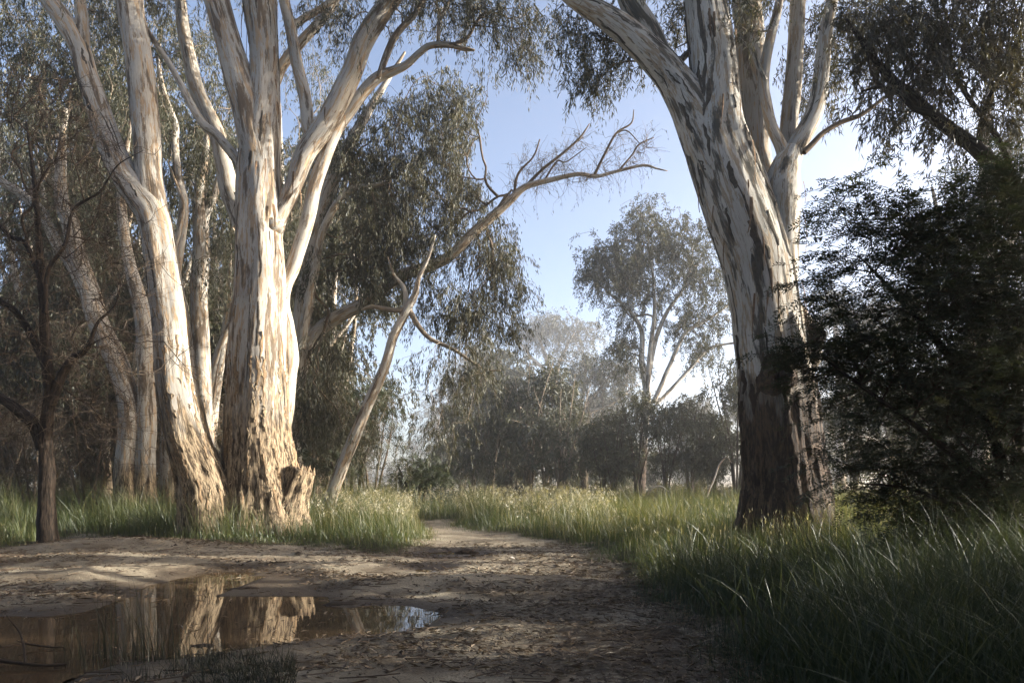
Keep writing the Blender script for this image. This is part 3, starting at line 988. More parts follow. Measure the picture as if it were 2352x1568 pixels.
T.limb([(1520, 132, 50), (1488, 62, 54), (1462, 20, 52), (1440, -20, 46), (1405, -120, 30), (1380, -230, 8)], BM, 'limb', 40, 0.07, None, 0, 0.05, grow=0.5, dY=0.2)
T.limb([(1765, 520, 70), (1748, 420, 70), (1737, 340, 68), (1732, 204, 68), (1724, 60, 64), (1718, -40, 60), (1725, -200, 40), (1740, -360, 10)], BP, 'limb', 44, 0.07, None, 0, 0.04, grow=0.7, dY=0.75)
rt = [(1800, 720, 60), (1802, 600, 66), (1802, 500, 72), (1800, 430, 84), (1806, 380, 66), (1822, 342, 46)]
T.limb(rt, BM, 'forked_stem', 44, 0.06, None, 0, 0.08, grow=None, dY=-0.15)
T.limb([(1806, 390, 34), (1796, 337, 28), (1775, 290, 25), (1762, 240, 24), (1756, 178, 24), (1768, 100, 23), (1785, 30, 20), (1800, -60, 14), (1800, -150, 5)], BP, 'limb', 26, 0.07, None, 0, 0.05, grow=0.6, dY=-0.2)
T.limb([(1758, 185, 9), (1742, 148, 9), (1732, 115, 8), (1717, 104, 7), (1698, 88, 4)], BM, 'limb', 12, 0.05, None, 0, 0.05, grow=None, dY=-0.3)
T.limb([(1806, 400, 44), (1824, 350, 46), (1848, 306, 42), (1874, 250, 38), (1888, 170, 34), (1898, 80, 30), (1915, -10, 26), (1940, -130, 12)], BM, 'limb', 32, 0.07, None, 0, 0.06, grow=0.5, dY=-0.1)
T.limb([(1808, 390, 38), (1812, 316, 40), (1820, 230, 38), (1829, 128, 36), (1834, 30, 34), (1838, -60, 28), (1850, -200, 10)], BG, 'limb', 32, 0.07, None, 0, 0.05, grow=0.6, dY=0.25)
T.limb([(1846, 350, 14), (1870, 326, 13), (1892, 304, 12), (1931, 281, 11), (1976, 265, 10), (2005, 245, 9), (2045, 215, 7), (2090, 190, 4)], M['twig_brown'], 'limb', 12, 0.08, None, 0, 0.04, grow=0.6, dY=-0.3)
T.limb([(1560, 190, 14), (1540, 178, 16), (1580, 122, 15), (1610, 128, 12)], BM, 'limb', 12, 0.08, None, 0, 0.05, grow=0.2, dY=0.6)
# burls
T.limb([(1822, 680, 8), (1838, 712, 28), (1852, 748, 46, -0.1), (1868, 785, 44, -0.18), (1876, 815, 26, -0.1), (1872, 850, 8)], BG, 'burl', 34, 0.05, None, 0, 0.2, grow=None, dY=-0.15, label='knobbly fold of bark around the hollow on the right side')
T.limb([(1818, 715, 6), (1824, 745, 24), (1832, 785, 26), (1846, 825, 22), (1860, 855, 6)], BG, 'burl', 28, 0.05, None, 0, 0.2, grow=None, dY=-0.62)


def burl(T, px, py, rx, ry, cpx, rpx, mat, up=0.10):
    """callused round scar set on the trunk, with a dark slit at its centre"""
    k = T.Y / F
    nr, na = 22, 44
    rr = np.linspace(0, 1.0, nr)
    th = np.linspace(0, 2 * math.pi, na, endpoint=False)
    RR, TH = np.meshgrid(rr, th, indexing='ij')
    wob = 1 + 0.10 * np.sin(3 * TH + 1) + 0.07 * np.sin(5 * TH)
    u = px + RR * rx * wob * np.cos(TH)
    v = py + RR * ry * wob * np.sin(TH)
    d = np.sqrt(np.maximum(rpx ** 2 - (u - cpx) ** 2, 40.0)) * k
    n3 = fbm(np.column_stack([u.ravel() * .09, v.ravel() * .09, RR.ravel() * 2]), 4, 17).reshape(u.shape)
    bump = up * (1 - RR ** 2.5) + 0.055 * np.sin(RR * 15 + 1.6 * n3) * (1 - RR ** 4) + 0.05 * n3 * (1 - RR ** 3) - 0.16 * np.exp(-((u - px) / (rx * .2)) ** 2 - ((v - py) / (ry * .42)) ** 2) - 0.17 * RR ** 5
    Yp = T.Y - d - bump
    V = np.stack([(u - CX) * k, Yp, CAMH + (HY - v) * k], 2).reshape(-1, 3)
    q = [(a * na + b, a * na + (b + 1) % na, (a + 1) * na + (b + 1) % na, (a + 1) * na + b) for a in range(nr - 1) for b in range(na)]
    bk = np.stack([(u - px) * k, RR * 0.4 + n3 * .2, (v - py) * k * 0.6], 2).reshape(-1, 3)
    link('burl', build_mesh('burl', V - T.base, q, None, mat, {'bark': bk, 'rough': np.full(len(V), 1.2)}), T.root)
    a = np.linspace(0, 2 * math.pi, 14, endpoint=False)
    y0 = T.Y - math.sqrt(max(rpx ** 2 - (px - cpx) ** 2, 40)) * k - up * 0.55
    c = np.array([(px - CX) * k, y0, CAMH + (HY - py) * k])
    V = np.vstack([c + np.stack([np.cos(a) * rx * k * 0.17, np.zeros(14), np.sin(a) * ry * k * 0.40], 1), c[None] + [0, 0.05, 0]])
    link('hollow', build_mesh('hollow', V - T.base, None, [(q, (q + 1) % 14, 14) for q in range(14)], M['hollow']), T.root)


burl(T, 1757, 870, 42, 52, 1793, 86, BM, 0.15)
burl(T, 1842, 788, 20, 30, 1810, 92, BM, 0.14)
bark_strips(T, main, 24, M['strip'], (0.3, 1.0), 0.05, 8, 1.0, 0.25, 0.8)
bark_plates(T, GM, AM, 75, M['plate_dark'], (0.3, 1.4), (0.02, 0.07), (3.6, 14.0), 31, 0.018)
bark_plates(T, GM, AM, 55, M['plate_black'], (0.3, 1.0), (0.03, 0.10), (0.5, 4.4), 32, 0.03)
bark_plates(T, GL, AL, 30, M['plate_dark'], (0.3, 1.0), (0.02, 0.05), (8.0, 15.0), 33, 0.014)
bark_strips(T, rt, 8, M['strip'], (0.3, 1.0), 0.04, 9, 1.0, 0.1, 0.8)
for c in [(1400, 110, 90, 55, 1.0, 18, 1.0), (1370, 170, 40, 35, 0.7, 8, 1.0), (1330, 70, 50, 50, 0.8, 8, 1.0), (1560, 40, 70, 60, 0.8, 9, 1.4), (1300, -140, 150, 90, 2, 16), (1600, -260, 200, 120, 2.5, 22), (1900, -150, 160, 110, 2, 20), (1900, 120, 60, 80, 0.8, 12, 0.5),
          (1960, 60, 70, 70, 0.9, 14, 0.0), (1800, -80, 90, 60, 1.5, 10), (1480, -90, 110, 70, 1.5, 12), (1860, 200, 30, 50, .5, 5, .7), (1730, 20, 60, 25, 0.5, 5, -0.8)]:
    T.clump(*c)
tp, td = T.grow(rtip=0.006)
T.foliage(tp, td, M['leaf_gum'], 24, 0.55, 0.9, (0.165, 0.026), 0.10, 0.66)
T.close(M['twig_brown'])

# ------------------------------------------------------------------ slender leaning gum
T = Tree('slender_gum', 'slim pale gum leaning right across the gap beside the big stump', 'tree', 757, 23.6)
T.limb([(744, None, 32), (765, 1130, 29), (800, 1040, 27), (822, 985, 26), (845, 930, 25), (880, 850, 23), (905, 770, 21), (935, 712, 19), (952, 680, 15), (962, 640, 10), (985, 590, 7), (1000, 540, 4)], BP, 'trunk', 28, 0.1, None, 0.1, 0.06, grow=0.72)
T.limb([(925, 735, 14), (933, 690, 13), (928, 660, 10), (905, 630, 6), (890, 590, 3)], BP, 'limb', 12, 0.1, None, 0, 0.05, grow=0.2)
T.limb([(940, 712, 13), (960, 745, 12), (990, 778, 10), (1047, 805, 8), (1110, 846, 5), (1150, 850, 3)], M['twig_pale'], 'limb', 12, 0.1, None, 0, 0.04, grow=0.2)
T.limb([(940, 705, 14), (915, 712, 12), (882, 708, 11), (852, 704, 9), (830, 712, 5)], M['twig_pale'], 'limb', 12, 0.1, None, 0, 0.05, grow=None)
for c in [(1060, 860, 90, 60, 1.5, 15), (970, 950, 60, 70, 1.5, 6), (1000, 820, 70, 50, 1.2, 6), (1110, 800, 60, 50, 1.2, 9), (1030, 950, 50, 50, 1, 6), (905, 1000, 50, 50, 1.2, 3)]:
    T.clump(*c, m=4)
tp, td = T.grow(rtip=0.005, up=0.2)
T.foliage(tp, td, M['leaf_gum'], 28, 0.7, 1.1, (0.19, 0.032), 0.10, 0.8)
T.close(M['twig_pale'])

# ------------------------------------------------------------------ gum with the long arching limb
T = Tree('arching_gum', 'gum behind the twin trunks with one long limb arching far right', 'tree', 640, 25.0)
T.limb([(640, None, 70), (650, 1100, 60), (655, 1000, 52), (672, 900, 48), (690, 820, 44), (700, 700, 42), (720, 560, 38), (760, 420, 32), (820, 300, 24), (880, 200, 14), (930, 120, 5)], BG, 'trunk', 32, 0.1, (1, 3.5), 0.12, 0.06, grow=0.45)
arch = [(680, 870, 40), (700, 800, 36), (735, 757, 32), (775, 729, 30), (831, 699, 28), (882, 658, 27), (933, 628, 26), (984, 611, 25), (1035, 586, 24), (1081, 540, 22), (1122, 505, 21), (1173, 459, 18), (1207, 430, 14), (1268, 413, 11), (1329, 400, 9), (1370, 405, 8), (1411, 395, 7), (1477, 380, 6), (1510, 388, 4), (1533, 393, 2)]
T.limb(arch, BG, 'limb', 28, 0.1, None, 0, 0.06, grow=0.4)
for p in [[(1205, 430, 8), (1247, 388, 7), (1293, 352, 6), (1330, 318, 5), (1344, 300, 4), (1354, 284, 2)], [(1365, 402, 7), (1390, 352, 6), (1416, 306, 5), (1450, 283, 4), (1456, 252, 2)],
          [(1420, 393, 5), (1451, 357, 4), (1468, 332, 4), (1502, 316, 2)], [(1416, 306, 3), (1440, 300, 3), (1470, 330, 2)], [(1250, 414, 5), (1280, 370, 4), (1300, 372, 3), (1345, 340, 2)],
          [(1180, 455, 7), (1190, 400, 6), (1225, 360, 4), (1240, 320, 3)]]:
    T.limb(p, M['twig_brown'], 'limb', 8, 0.1, None, 0, 0.04, grow=0.1)
T.limb([(690, 800, 22), (720, 640, 20), (745, 520, 18), (800, 440, 16), (850, 430, 12), (900, 415, 6)], BG, 'limb', 16, 0.1, None, 0, 0.05, grow=0.3, dY=-0.8)
for c in [(1010, 320, 110, 130, 2.2, 50), (1040, 210, 70, 60, 1.6, 14), (900, 330, 90, 120, 2, 28), (1060, 470, 70, 110, 1.6, 30), (930, 500, 110, 90, 2, 40), (820, 560, 80, 80, 2, 24), (800, 380, 70, 100, 2, 22), (1140, 590, 70, 90, 1.5, 28),
          (1050, 690, 110, 70, 1.8, 34), (1170, 690, 40, 70, 1.2, 12), (850, 620, 90, 60, 1.5, 22), (750, 820, 60, 130, 1.5, 28), (800, 980, 60, 80, 1.4, 10), (730, 960, 40, 100, 1, 16), (960, 600, 100, 60, 1.5, 22), (880, 440, 140, 130, 2, 30), (720, 640, 50, 100, 1.2, 16)]:
    T.clump(*c, m=6, sig=0.26)
for c in [(1300, 360, 70, 30, 0.5, 7), (1430, 340, 60, 40, 0.5, 7), (1230, 350, 40, 30, .5, 5), (1300, 440, 60, 20, .5, 5), (1390, 440, 50, 20, .5, 4)]:
    pass
tp, td = T.grow(rtip=0.006, up=0.15)
T.foliage(tp, td, M['leaf_gum'], 32, 0.7, 0.95, (0.185, 0.034), 0.14, 0.82, segs=3)
# fine, nearly bare twigs along the end of the limb
anc, ad = [], []
for px, py in [(1215, 400), (1235, 370), (1225, 430), (1260, 405), (1280, 375), (1300, 390), (1320, 340), (1300, 415), (1340, 405), (1335, 320), (1350, 410), (1390, 395), (1400, 350), (1430, 385), (1455, 350), (1470, 340), (1480, 330), (1450, 375), (1250, 385), (1290, 352),
               (1190, 420), (1170, 450), (1205, 380), (1240, 415), (1380, 375), (1420, 310)]:
    for q in range(4):
        anc.append(at(px + rng.normal() * 8, py + rng.normal() * 5, 25 + rng.normal() * 0.3)); ad.append([0.3, rng.normal() * .5, rng.normal() * 0.8 + 0.1])
anc, ad = np.array(anc), unit(np.array(ad))
Pc = T.curly(anc, ad, 5, 1.0, 8, 0.12, 0.007)
T.foliage(Pc[::3, -1], unit(Pc[::3, -1] - Pc[::3, 0]), M['leaf_gum'], 5, 0.3, 0.8, (0.13, 0.018), 0.06, 0.8, name='thin_foliage')
T.close(M['twig_brown'])

# ------------------------------------------------------------------ gums behind the twin trunks, left
T = Tree('forked_gum', 'pale gum with crossed leaning stems standing between the bare wattle and the big gum', 'tree', 312, 24.0)
T.limb([(338, None, 56), (335, 1117, 46), (338, 1013, 40), (338, 883, 39), (333, 760, 38), (322, 690, 34), (300, 612, 26), (284, 535, 23), (278, 459, 20), (285, 380, 16), (300, 280, 8)], BP, 'trunk', 32, 0.09, (0.8, 2.6), 0.12, 0.05, grow=0.6, fibre=0.02)
T.limb([(300, None, 80), (298, 1065, 58), (305, 961, 52), (291, 898, 48), (270, 831, 47), (229, 745, 46), (208, 670, 43), (178, 587, 40), (163, 510, 38), (145, 470, 30), (140, 380, 22), (150, 250, 10)], BP, 'leaning_trunk', 36, 0.09, (0.8, 3.0), 0.12, 0.05, grow=0.6, fibre=0.02)
T.limb([(226, 735, 26), (204, 690, 25), (165, 610, 24), (133, 561, 24), (92, 480, 22), (46, 444, 20), (0, 415, 18), (-60, 360, 8)], BG, 'limb', 20, 0.1, None, 0, 0.05, grow=0.5)
for c in [(140, 250, 120, 110, 2, 26), (280, 300, 90, 120, 2, 24), (30, 350, 120, 120, 2, 24), (60, 560, 100, 100, 2, 18), (250, 500, 80, 100, 1.5, 14), (180, 120, 120, 80, 2, 26), (60, 120, 110, 90, 2, 26), (230, 40, 110, 70, 2, 20), (400, 90, 90, 90, 1.6, 16), (20, 20, 90, 60, 1.6, 14)]:
    T.clump(*c, m=5)
tp, td = T.grow(rtip=0.006)
T.foliage(tp, td, M['leaf_far'], 26, 0.7, 1.0, (0.18, 0.032), 0.13, 0.75)
T.close(M['twig_pale'])

T = Tree('upright_gum', 'straight pale gum seen between the leaning and the upright trunk', 'tree', 470, 27.0)
T.limb([(470, None, 48), (468, 950, 42), (463, 800, 40), (457, 663, 38), (461, 535, 36), (459, 455, 30), (466, 398, 22), (475, 330, 14), (470, 240, 6)], BP, 'trunk', 30, 0.1, (0.8, 2.5), 0.1, 0.06, grow=0.7)
T.limb([(462, 530, 20), (478, 480, 19), (492, 450, 17), (505, 400, 13), (520, 340, 6)], BP, 'limb', 16, 0.1, None, 0, 0.05, grow=0.3)
for c in [(470, 300, 110, 100, 2, 26), (500, 180, 90, 90, 2, 20), (430, 420, 70, 100, 1.6, 18), (500, 560, 40, 120, 1.2, 14), (420, 660, 30, 100, 1, 9)]:
    T.clump(*c, m=5)
tp, td = T.grow(rtip=0.006)
T.foliage(tp, td, M['leaf_far'], 26, 0.7, 1.1, (0.19, 0.034), 0.13, 0.75)
T.close(M['twig_pale'])

T = Tree('crooked_gum', 'thin crooked white gum behind the leaning trunk', 'tree', 385, 25.5)
T.limb([(388, None, 34), (385, 1065, 31), (386, 987, 28), (400, 880, 24), (408, 760, 22), (405, 640, 21), (410, 580, 22), (424, 485, 20), (410, 408, 18), (402, 330, 16), (402, 286, 15), (380, 225, 14), (365, 150, 9), (370, 60, 4)], BP, 'trunk', 22, 0.1, (0.5, 2.2), 0.12, 0.06, grow=0.6)
T.limb([(424, 700, 10), (402, 590, 11), (414, 520, 11), (420, 470, 9), (400, 410, 6), (385, 370, 3)], BP, 'limb', 12, 0.1, None, 0, 0.05, grow=0.4, dY=-.2)
for c in [(390, 200, 100, 110, 1.8, 22), (360, 60, 90, 70, 1.6, 14), (410, 360, 50, 70, 1.2, 10)]:
    T.clump(*c, m=5)
tp, td = T.grow(rtip=0.006)
T.foliage(tp, td, M['leaf_far'], 26, 0.7, 1.0, (0.19, 0.034), 0.13, 0.75)
T.close(M['twig_pale'])

T = Tree('slanting_gum', 'pale gum slanting right low behind the big upright trunk', 'tree', 470, 29.0)
T.limb([(455, None, 44), (470, 1000, 36), (494, 860, 28), (510, 800, 24), (535, 740, 20), (600, 620, 14), (640, 540, 6)], BP, 'trunk', 20, 0.12, (0.5, 2.2), 0.1, 0.06, grow=0.7)
T.limb([(470, None, 28), (490, 950, 24), (502, 860, 20), (515, 780, 18), (525, 680, 14), (530, 560, 6)], BP, 'limb', 16, 0.12, None, 0, 0.06, grow=0.6)
for c in [(640, 560, 80, 90, 1.8, 20), (520, 620, 60, 100, 1.5, 14), (680, 420, 70, 120, 1.8, 24), (700, 200, 90, 100, 2, 20), (700, 780, 50, 80, 1.2, 12)]:
    T.clump(*c, m=5)
tp, td = T.grow(rtip=0.006)
T.foliage(tp, td, M['leaf_far'], 26, 0.8, 1.2, (0.19, 0.034), 0.13, 0.8)
T.close(M['twig_pale'])

T = Tree('dark_trunk_gum', 'squat dark boled gum in deep shade behind the leaning trunk', 'tree', 420, 26.5)
T.limb([(420, None, 60), (418, 1091, 44), (405, 1020, 38), (372, 930, 34), (350, 840, 28), (345, 700, 20), (360, 560, 8)], BG, 'trunk', 24, 0.12, (1, 6), 0.2, 0.06, grow=0.6)
for c in [(350, 640, 60, 100, 1.6, 14), (380, 820, 50, 80, 1.2, 10)]:
    T.clump(*c, m=5)
tp, td = T.grow(rtip=0.006)
T.foliage(tp, td, M['leaf_far'], 24, 0.8, 1.2, (0.19, 0.034), 0.13, 0.8)
T.close(M['twig_brown'])

# ------------------------------------------------------------------ bare dark wattle at the left
T = Tree('bare_wattle', 'dark leafless wattle with tangled twigs at the grass edge', 'tree', 110, 16.0)
BD = M['bark_dark']
T.limb([(108, None, 42), (108, 1160, 32), (109, 1080, 29), (105, 1000, 27), (113, 900, 24), (107, 800, 22), (100, 700, 19), (92, 600, 15), (85, 480, 12), (75, 380, 8), (60, 280, 4)], BD, 'trunk', 28, 0.06, (6, 9), 0.15, 0.08, grow=0.35, fibre=0.02, ridge=0.06)
T.limb([(100, 1030, 30), (80, 975, 28), (55, 950, 26), (20, 925, 22), (-30, 895, 18), (-110, 850, 12), (-200, 780, 5)], BD, 'limb', 18, 0.08, (6, 9), 0, 0.06, grow=0.2)
T.limb([(118, 930, 20), (138, 870, 20), (165, 825, 17), (200, 800, 12), (225, 740, 7), (265, 700, 4), (280, 640, 2)], BD, 'limb', 16, 0.08, (6, 9), 0, 0.06, grow=0.2)
T.limb([(108, 850, 20), (80, 780, 18), (40, 720, 15), (0, 690, 12), (-60, 640, 6)], BD, 'limb', 16, 0.08, (6, 9), 0, 0.06, grow=0.2)
T.limb([(102, 720, 11), (112, 620, 10), (150, 560, 8), (170, 480, 7), (230, 440, 5), (270, 380, 3), (330, 345, 1.5)], BD, 'limb', 14, 0.08, (6, 9), 0, 0.06, grow=0.2, dY=-0.3)
T.limb([(96, 650, 12), (60, 560, 11), (20, 540, 9), (-40, 470, 5)], BD, 'limb', 14, 0.08, (6, 9), 0, 0.06, grow=0.2, dY=0.3)
for c in [(60, 260, 130, 130, 1.0, 24), (150, 430, 160, 120, 1.1, 34), (30, 600, 100, 110, 1.1, 26), (210, 600, 140, 120, 1.1, 34), (240, 800, 120, 110, 1.0, 32), (60, 780, 110, 90, 1.0, 22), (240, 950, 90, 80, 0.8, 16), (30, 960, 90, 70, .8, 12), (170, 300, 110, 80, 1, 16)]:
    T.clump(*c, m=3, sig=0.4)
tp, td = T.grow(rtip=0.007, wig=0.25, up=0.05, seg=0.3, power=0.36)
T.curly(tp, td, 4, 1.0, 7, 0.20, 0.0065)
T.close(M['twig_wattle'])

# ------------------------------------------------------------------ woods behind on the left: prototypes, then copies
def wood_gum(kind, label):
    h = {'tall': 19.0, 'broad': 16.0, 'grey': 21.0}[kind]
    T = Tree('woodland_gum', label, 'tree', 0, 40.0, 'gums in the woods on the left', x=-26.0)
    ln = {'tall': 1.2, 'broad': -1.8, 'grey': 0.6}[kind]
    T.limb([(0, 0, -0.4, 0.42), (0.05, 0, 2, 0.33), (ln * .3, 0.2, h * .3, 0.27), (ln * .7, 0.3, h * .55, 0.2), (ln, 0, h * .8, 0.11), (ln * 1.1, 0, h * .95, 0.03)], BG if kind != 'tall' else BP, 'trunk', 18, 0.25, (0.6, 3), 0.15, 0.06, grow=0.35, metres=True)
    T.limb([(ln * .3, 0.2, h * .28, 0.17), (ln * .3 - 1.4, -.4, h * .45, 0.14), (-2.6, -.5, h * .65, 0.10), (-3.2, 0, h * .82, 0.03)], BG, 'limb', 12, 0.25, None, 0, 0.05, grow=0.3, metres=True)
    T.limb([(ln * .4, 0.2, h * .36, 0.14), (ln * .4 + 1.5, .5, h * .5, 0.12), (2.9, .8, h * .66, 0.08), (3.6, 1, h * .8, 0.03)], BG, 'limb', 12, 0.25, None, 0, 0.05, grow=0.3, metres=True)
    for q in range(9):
        z = h * rng.uniform(0.25, 0.98)
        w = 3.9 * (1 - 0.45 * abs(z / h - 0.6))
        T.clump_m((rng.uniform(-w, w), rng.uniform(-2.4, 2.4), z), (1.8, 1.7, 1.6), 24, 4, 0.45)
    tp, td = T.grow(rtip=0.007, seg=0.6)
    T.foliage(tp, td, M['leaf_far'], 30, 0.9, 1.1, (0.28, 0.075), 0.17, 0.75, segs=3, rad=0.006)
    T.close(M['twig_pale'])
    return T.root


def understory(label):
    T = Tree('woodland_scrub', label, 'bush', 0, 34.0, 'brown scrub under the woods on the left', x=-20.0)
    for q in range(4):
        a = q * 1.6
        T.limb([(0.15 * math.cos(a), 0.15 * math.sin(a), -0.2, 0.07), (0.6 * math.cos(a), .5 * math.sin(a), 1.6, 0.055), (1.1 * math.cos(a), 1 * math.sin(a), 3.4, 0.035), (1.3 * math.cos(a), 1.3 * math.sin(a), 5.2, 0.012)], M['twig_brown'], 'stem', 8, 0.25, None, 0, 0.05, grow=0.15, metres=True)
    T.clump_m((0, 0, 3.0), (2.4, 1.8, 2.6), 90, 4, 0.4)
    tp, td = T.grow(rtip=0.005, seg=0.45, wig=0.2)
    T.curly(tp, td, 3, 0.8, 6, 0.13, 0.006)
    T.foliage(tp[::2], td[::2], M['leaf_dry'], 18, 0.6, 0.9, (0.16, 0.03), 0.16, 0.6, twigs=False)
    T.close(M['twig_brown'])
    return T.root


protos = {'tall': wood_gum('tall', 'pale slim woodland gum behind the bare wattle'), 'broad': wood_gum('broad', 'broad dense woodland gum closing the left view'),
          'grey': wood_gum('grey', 'tall grey woodland gum rising above the left scrub')}
spots = [('tall', -17.5, 31), ('broad', -22.5, 33), ('grey', -13.2, 36), ('broad', -27, 40), ('grey', -20, 42), ('tall', -9.6, 38), ('broad', -14.5, 45), ('grey', -26, 52), ('tall', -31, 46), ('broad', -13.5, 47), ('broad', -33, 34), ('grey', -37, 50), ('tall', -18, 56), ('broad', -26, 30), ('grey', -20, 59), ('broad', -16.5, 37), ('grey', -23, 37), ('broad', -10.5, 33.5), ('broad', -30, 29), ('broad', -20, 48)]
words = ['nearest of the woodland gums behind the bare wattle', 'dense gum filling the upper left corner', 'gum showing between the two leaning trunks', 'broad gum deep in the left woods', 'grey gum deep behind the forked pale gum',
         'slim gum showing just right of the big upright trunk', 'broad gum far behind the big upright trunk', 'tall grey gum at the back of the left woods', 'slim gum at the far left of the woods', 'low broad gum behind the arching limb', 'broad gum at the very edge of the left woods',
         'tall grey gum beyond the left edge', 'pale slim gum farthest back behind the wattle', 'broad dark gum directly behind the wattle twigs', 'grey gum farthest back behind the twin trunks', 'broad dark gum filling behind the forked pale gum', 'tall grey gum above the bare wattle crown', 'dense gum directly behind the big upright trunk', 'dense gum cut by the left edge', 'broad gum far back between the wattle and the forked gum']
seen = set()
for n_, ((kd, x, y), wd) in enumerate(zip(spots, words)):
    if kd not in seen:
        seen.add(kd); o = protos[kd]
        o.location = (x, y, gz(x, y)); o['label'] = wd
    else:
        copy_tree(protos[kd], (x, y, gz(x, y)), rng.uniform(0, 6.28), rng.uniform(0.85, 1.12), wd)
sc = understory('brown twiggy scrub behind the bare wattle')
sspots = [(-15.5, 25), (-19, 27), (-12, 30), (-22, 29), (-9.2, 32), (-16.5, 33), (-7.2, 35), (-25, 34), (-13.5, 37), (-20.5, 37), (-10, 41), (-29, 38), (-17, 40), (-24, 44), (-9.5, 36), (-13, 27.5)]
swords = ['brown twiggy scrub just behind the bare wattle', 'brown scrub at the left edge behind the wattle', 'brown scrub left of the leaning trunk', 'twiggy scrub at the far left edge', 'brown scrub right behind the big upright trunk', 'scrub behind the forked pale gum',
          'scrub right of the big trunk behind the stump', 'twiggy scrub deep in the far left', 'scrub deep between the leaning trunks', 'scrub deep behind the wattle', 'scrub deep behind the upright trunk', 'scrub at the far left back', 'scrub far behind the forked gum',
          'scrub farthest back at the left', 'low scrub behind the slim leaning gum', 'brown scrub between the wattle and the forked gum']
for n_, ((x, y), wd) in enumerate(zip(sspots, swords)):
    if n_ == 0:
        sc.location = (x, y, gz(x, y)); sc['label'] = wd
    else:
        copy_tree(sc, (x, y, gz(x, y)), rng.uniform(0, 6.28), rng.uniform(0.75, 1.2), wd)

# ------------------------------------------------------------------ shrubs by the slender gum
T = Tree('wattle_bush', 'dark feathery wattle behind the slim leaning gum', 'bush', 800, 30.0)
for q in range(4):
    T.limb([(800 + q * 12 - 18, None, 9), (795 + q * 22 - 30, 1080, 7), (790 + q * 40 - 50, 980, 5), (785 + q * 46 - 60, 900, 2)], M['twig_dark'], 'stem', 8, 0.2, None, 0, 0.05, grow=0.15, dY=q * 0.3)
for c in [(800, 1000, 80, 90, 1.5, 40), (850, 920, 50, 60, 1.2, 18), (740, 1060, 50, 40, 1, 14)]:
    T.clump(*c, m=4, sig=0.3)
tp, td = T.grow(rtip=0.005)
T.fronds(tp, td, M['leaf_wattle'], 6, 0.7, 0.30, (0.12, 0.028), 6)
T.close(M['twig_dark'])
T = Tree('wattle_bush', 'low dark round bush above the grass in the misty gap', 'bush', 960, 31.0)
for q in range(4):
    T.limb([(960 + q * 6 - 9, None, 8), (955 + q * 16 - 24, 1110, 6), (950 + q * 26 - 36, 1070, 3)], M['twig_dark'], 'stem', 8, 0.2, None, 0, 0.05, grow=0.1, dY=q * 0.3)
for c in [(958, 1085, 55, 35, 1.1, 40), (940, 1110, 60, 25, 1, 14), (1000, 1115, 40, 20, 1, 10)]:
    T.clump(*c, m=4, sig=0.25)
tp, td = T.grow(rtip=0.005)
T.fronds(tp, td, M['leaf_wattle'], 6, 0.55, 0.30, (0.12, 0.028), 6)
T.close(M['twig_dark'])

# ------------------------------------------------------------------ misty trees in the gap
LF = M['leaf_far']
FS = 1.2
T = Tree('misty_gum', 'tall open crowned gum left of the massive leaning trunk', 'tree', 1478, 54.0)
T.limb([(1466, None, 31.3), (1470, 1121, 25.8), (1478, 1020, 21.8), (1484, 940, 19.7), (1486, 890, 18.4), (1474, 827, 13.6), (1474, 764, 10.9), (1452, 722, 8.8), (1425, 695, 7.5), (1395, 670, 4.8), (1370, 640, 2.0)], BM, 'trunk', 20, 0.25, (2, 7), 0.1, 0.06, grow=0.5)
T.limb([(1484, 930, 12.2), (1490, 850, 10.9), (1496, 780, 10.2), (1503, 720, 8.8), (1500, 640, 6.8), (1490, 560, 4.1), (1488, 500, 2.0)], BM, 'limb', 14, 0.25, None, 0, 0.05, grow=0.4, dY=-.2)
T.limb([(1486, 890, 12.2), (1504, 790, 10.9), (1529, 722, 8.8), (1571, 659, 6.8), (1590, 600, 4.1), (1585, 540, 2.0)], BM, 'limb', 14, 0.25, None, 0, 0.05, grow=0.4)
T.limb([(1500, 925, 12.2), (1515, 895, 11.6), (1537, 843, 10.2), (1571, 768, 8.2), (1610, 742, 7.5), (1640, 725, 6.1), (1680, 690, 4.1), (1700, 640, 2.0)], BM, 'limb', 14, 0.25, None, 0, 0.05, grow=0.4, dY=-.5)
T.limb([(1510, 925, 8.8), (1545, 890, 8.2), (1583, 848, 7.5), (1630, 800, 6.1), (1697, 785, 4.8), (1740, 770, 2.0)], BM, 'limb', 12, 0.25, None, 0, 0.05, grow=0.4, dY=-.3)
for c in [(1500, 540, 85, 70, 2.4, 54), (1420, 600, 80, 55, 2.2, 46), (1370, 620, 45, 45, 1.6, 16), (1570, 570, 60, 75, 2, 34), (1470, 650, 95, 55, 2.2, 40), (1600, 650, 60, 50, 2, 18), (1440, 720, 40, 40, 1.4, 9), (1640, 720, 60, 40, 2, 14), (1620, 800, 70, 30, 1.6, 14), (1560, 740, 60, 50, 1.4, 16), (1430, 790, 45, 50, 1.2, 16), (1680, 640, 40, 60, 1.4, 10)]:
    T.clump(*c, m=5, sig=0.5)
tp, td = T.grow(rtip=0.010, seg=0.7)
T.foliage(tp, td, LF, 34, 0.9, 0.9, (0.24, 0.055), 0.17, 0.6, segs=3, rad=0.007)
T.close(M['twig_brown'])

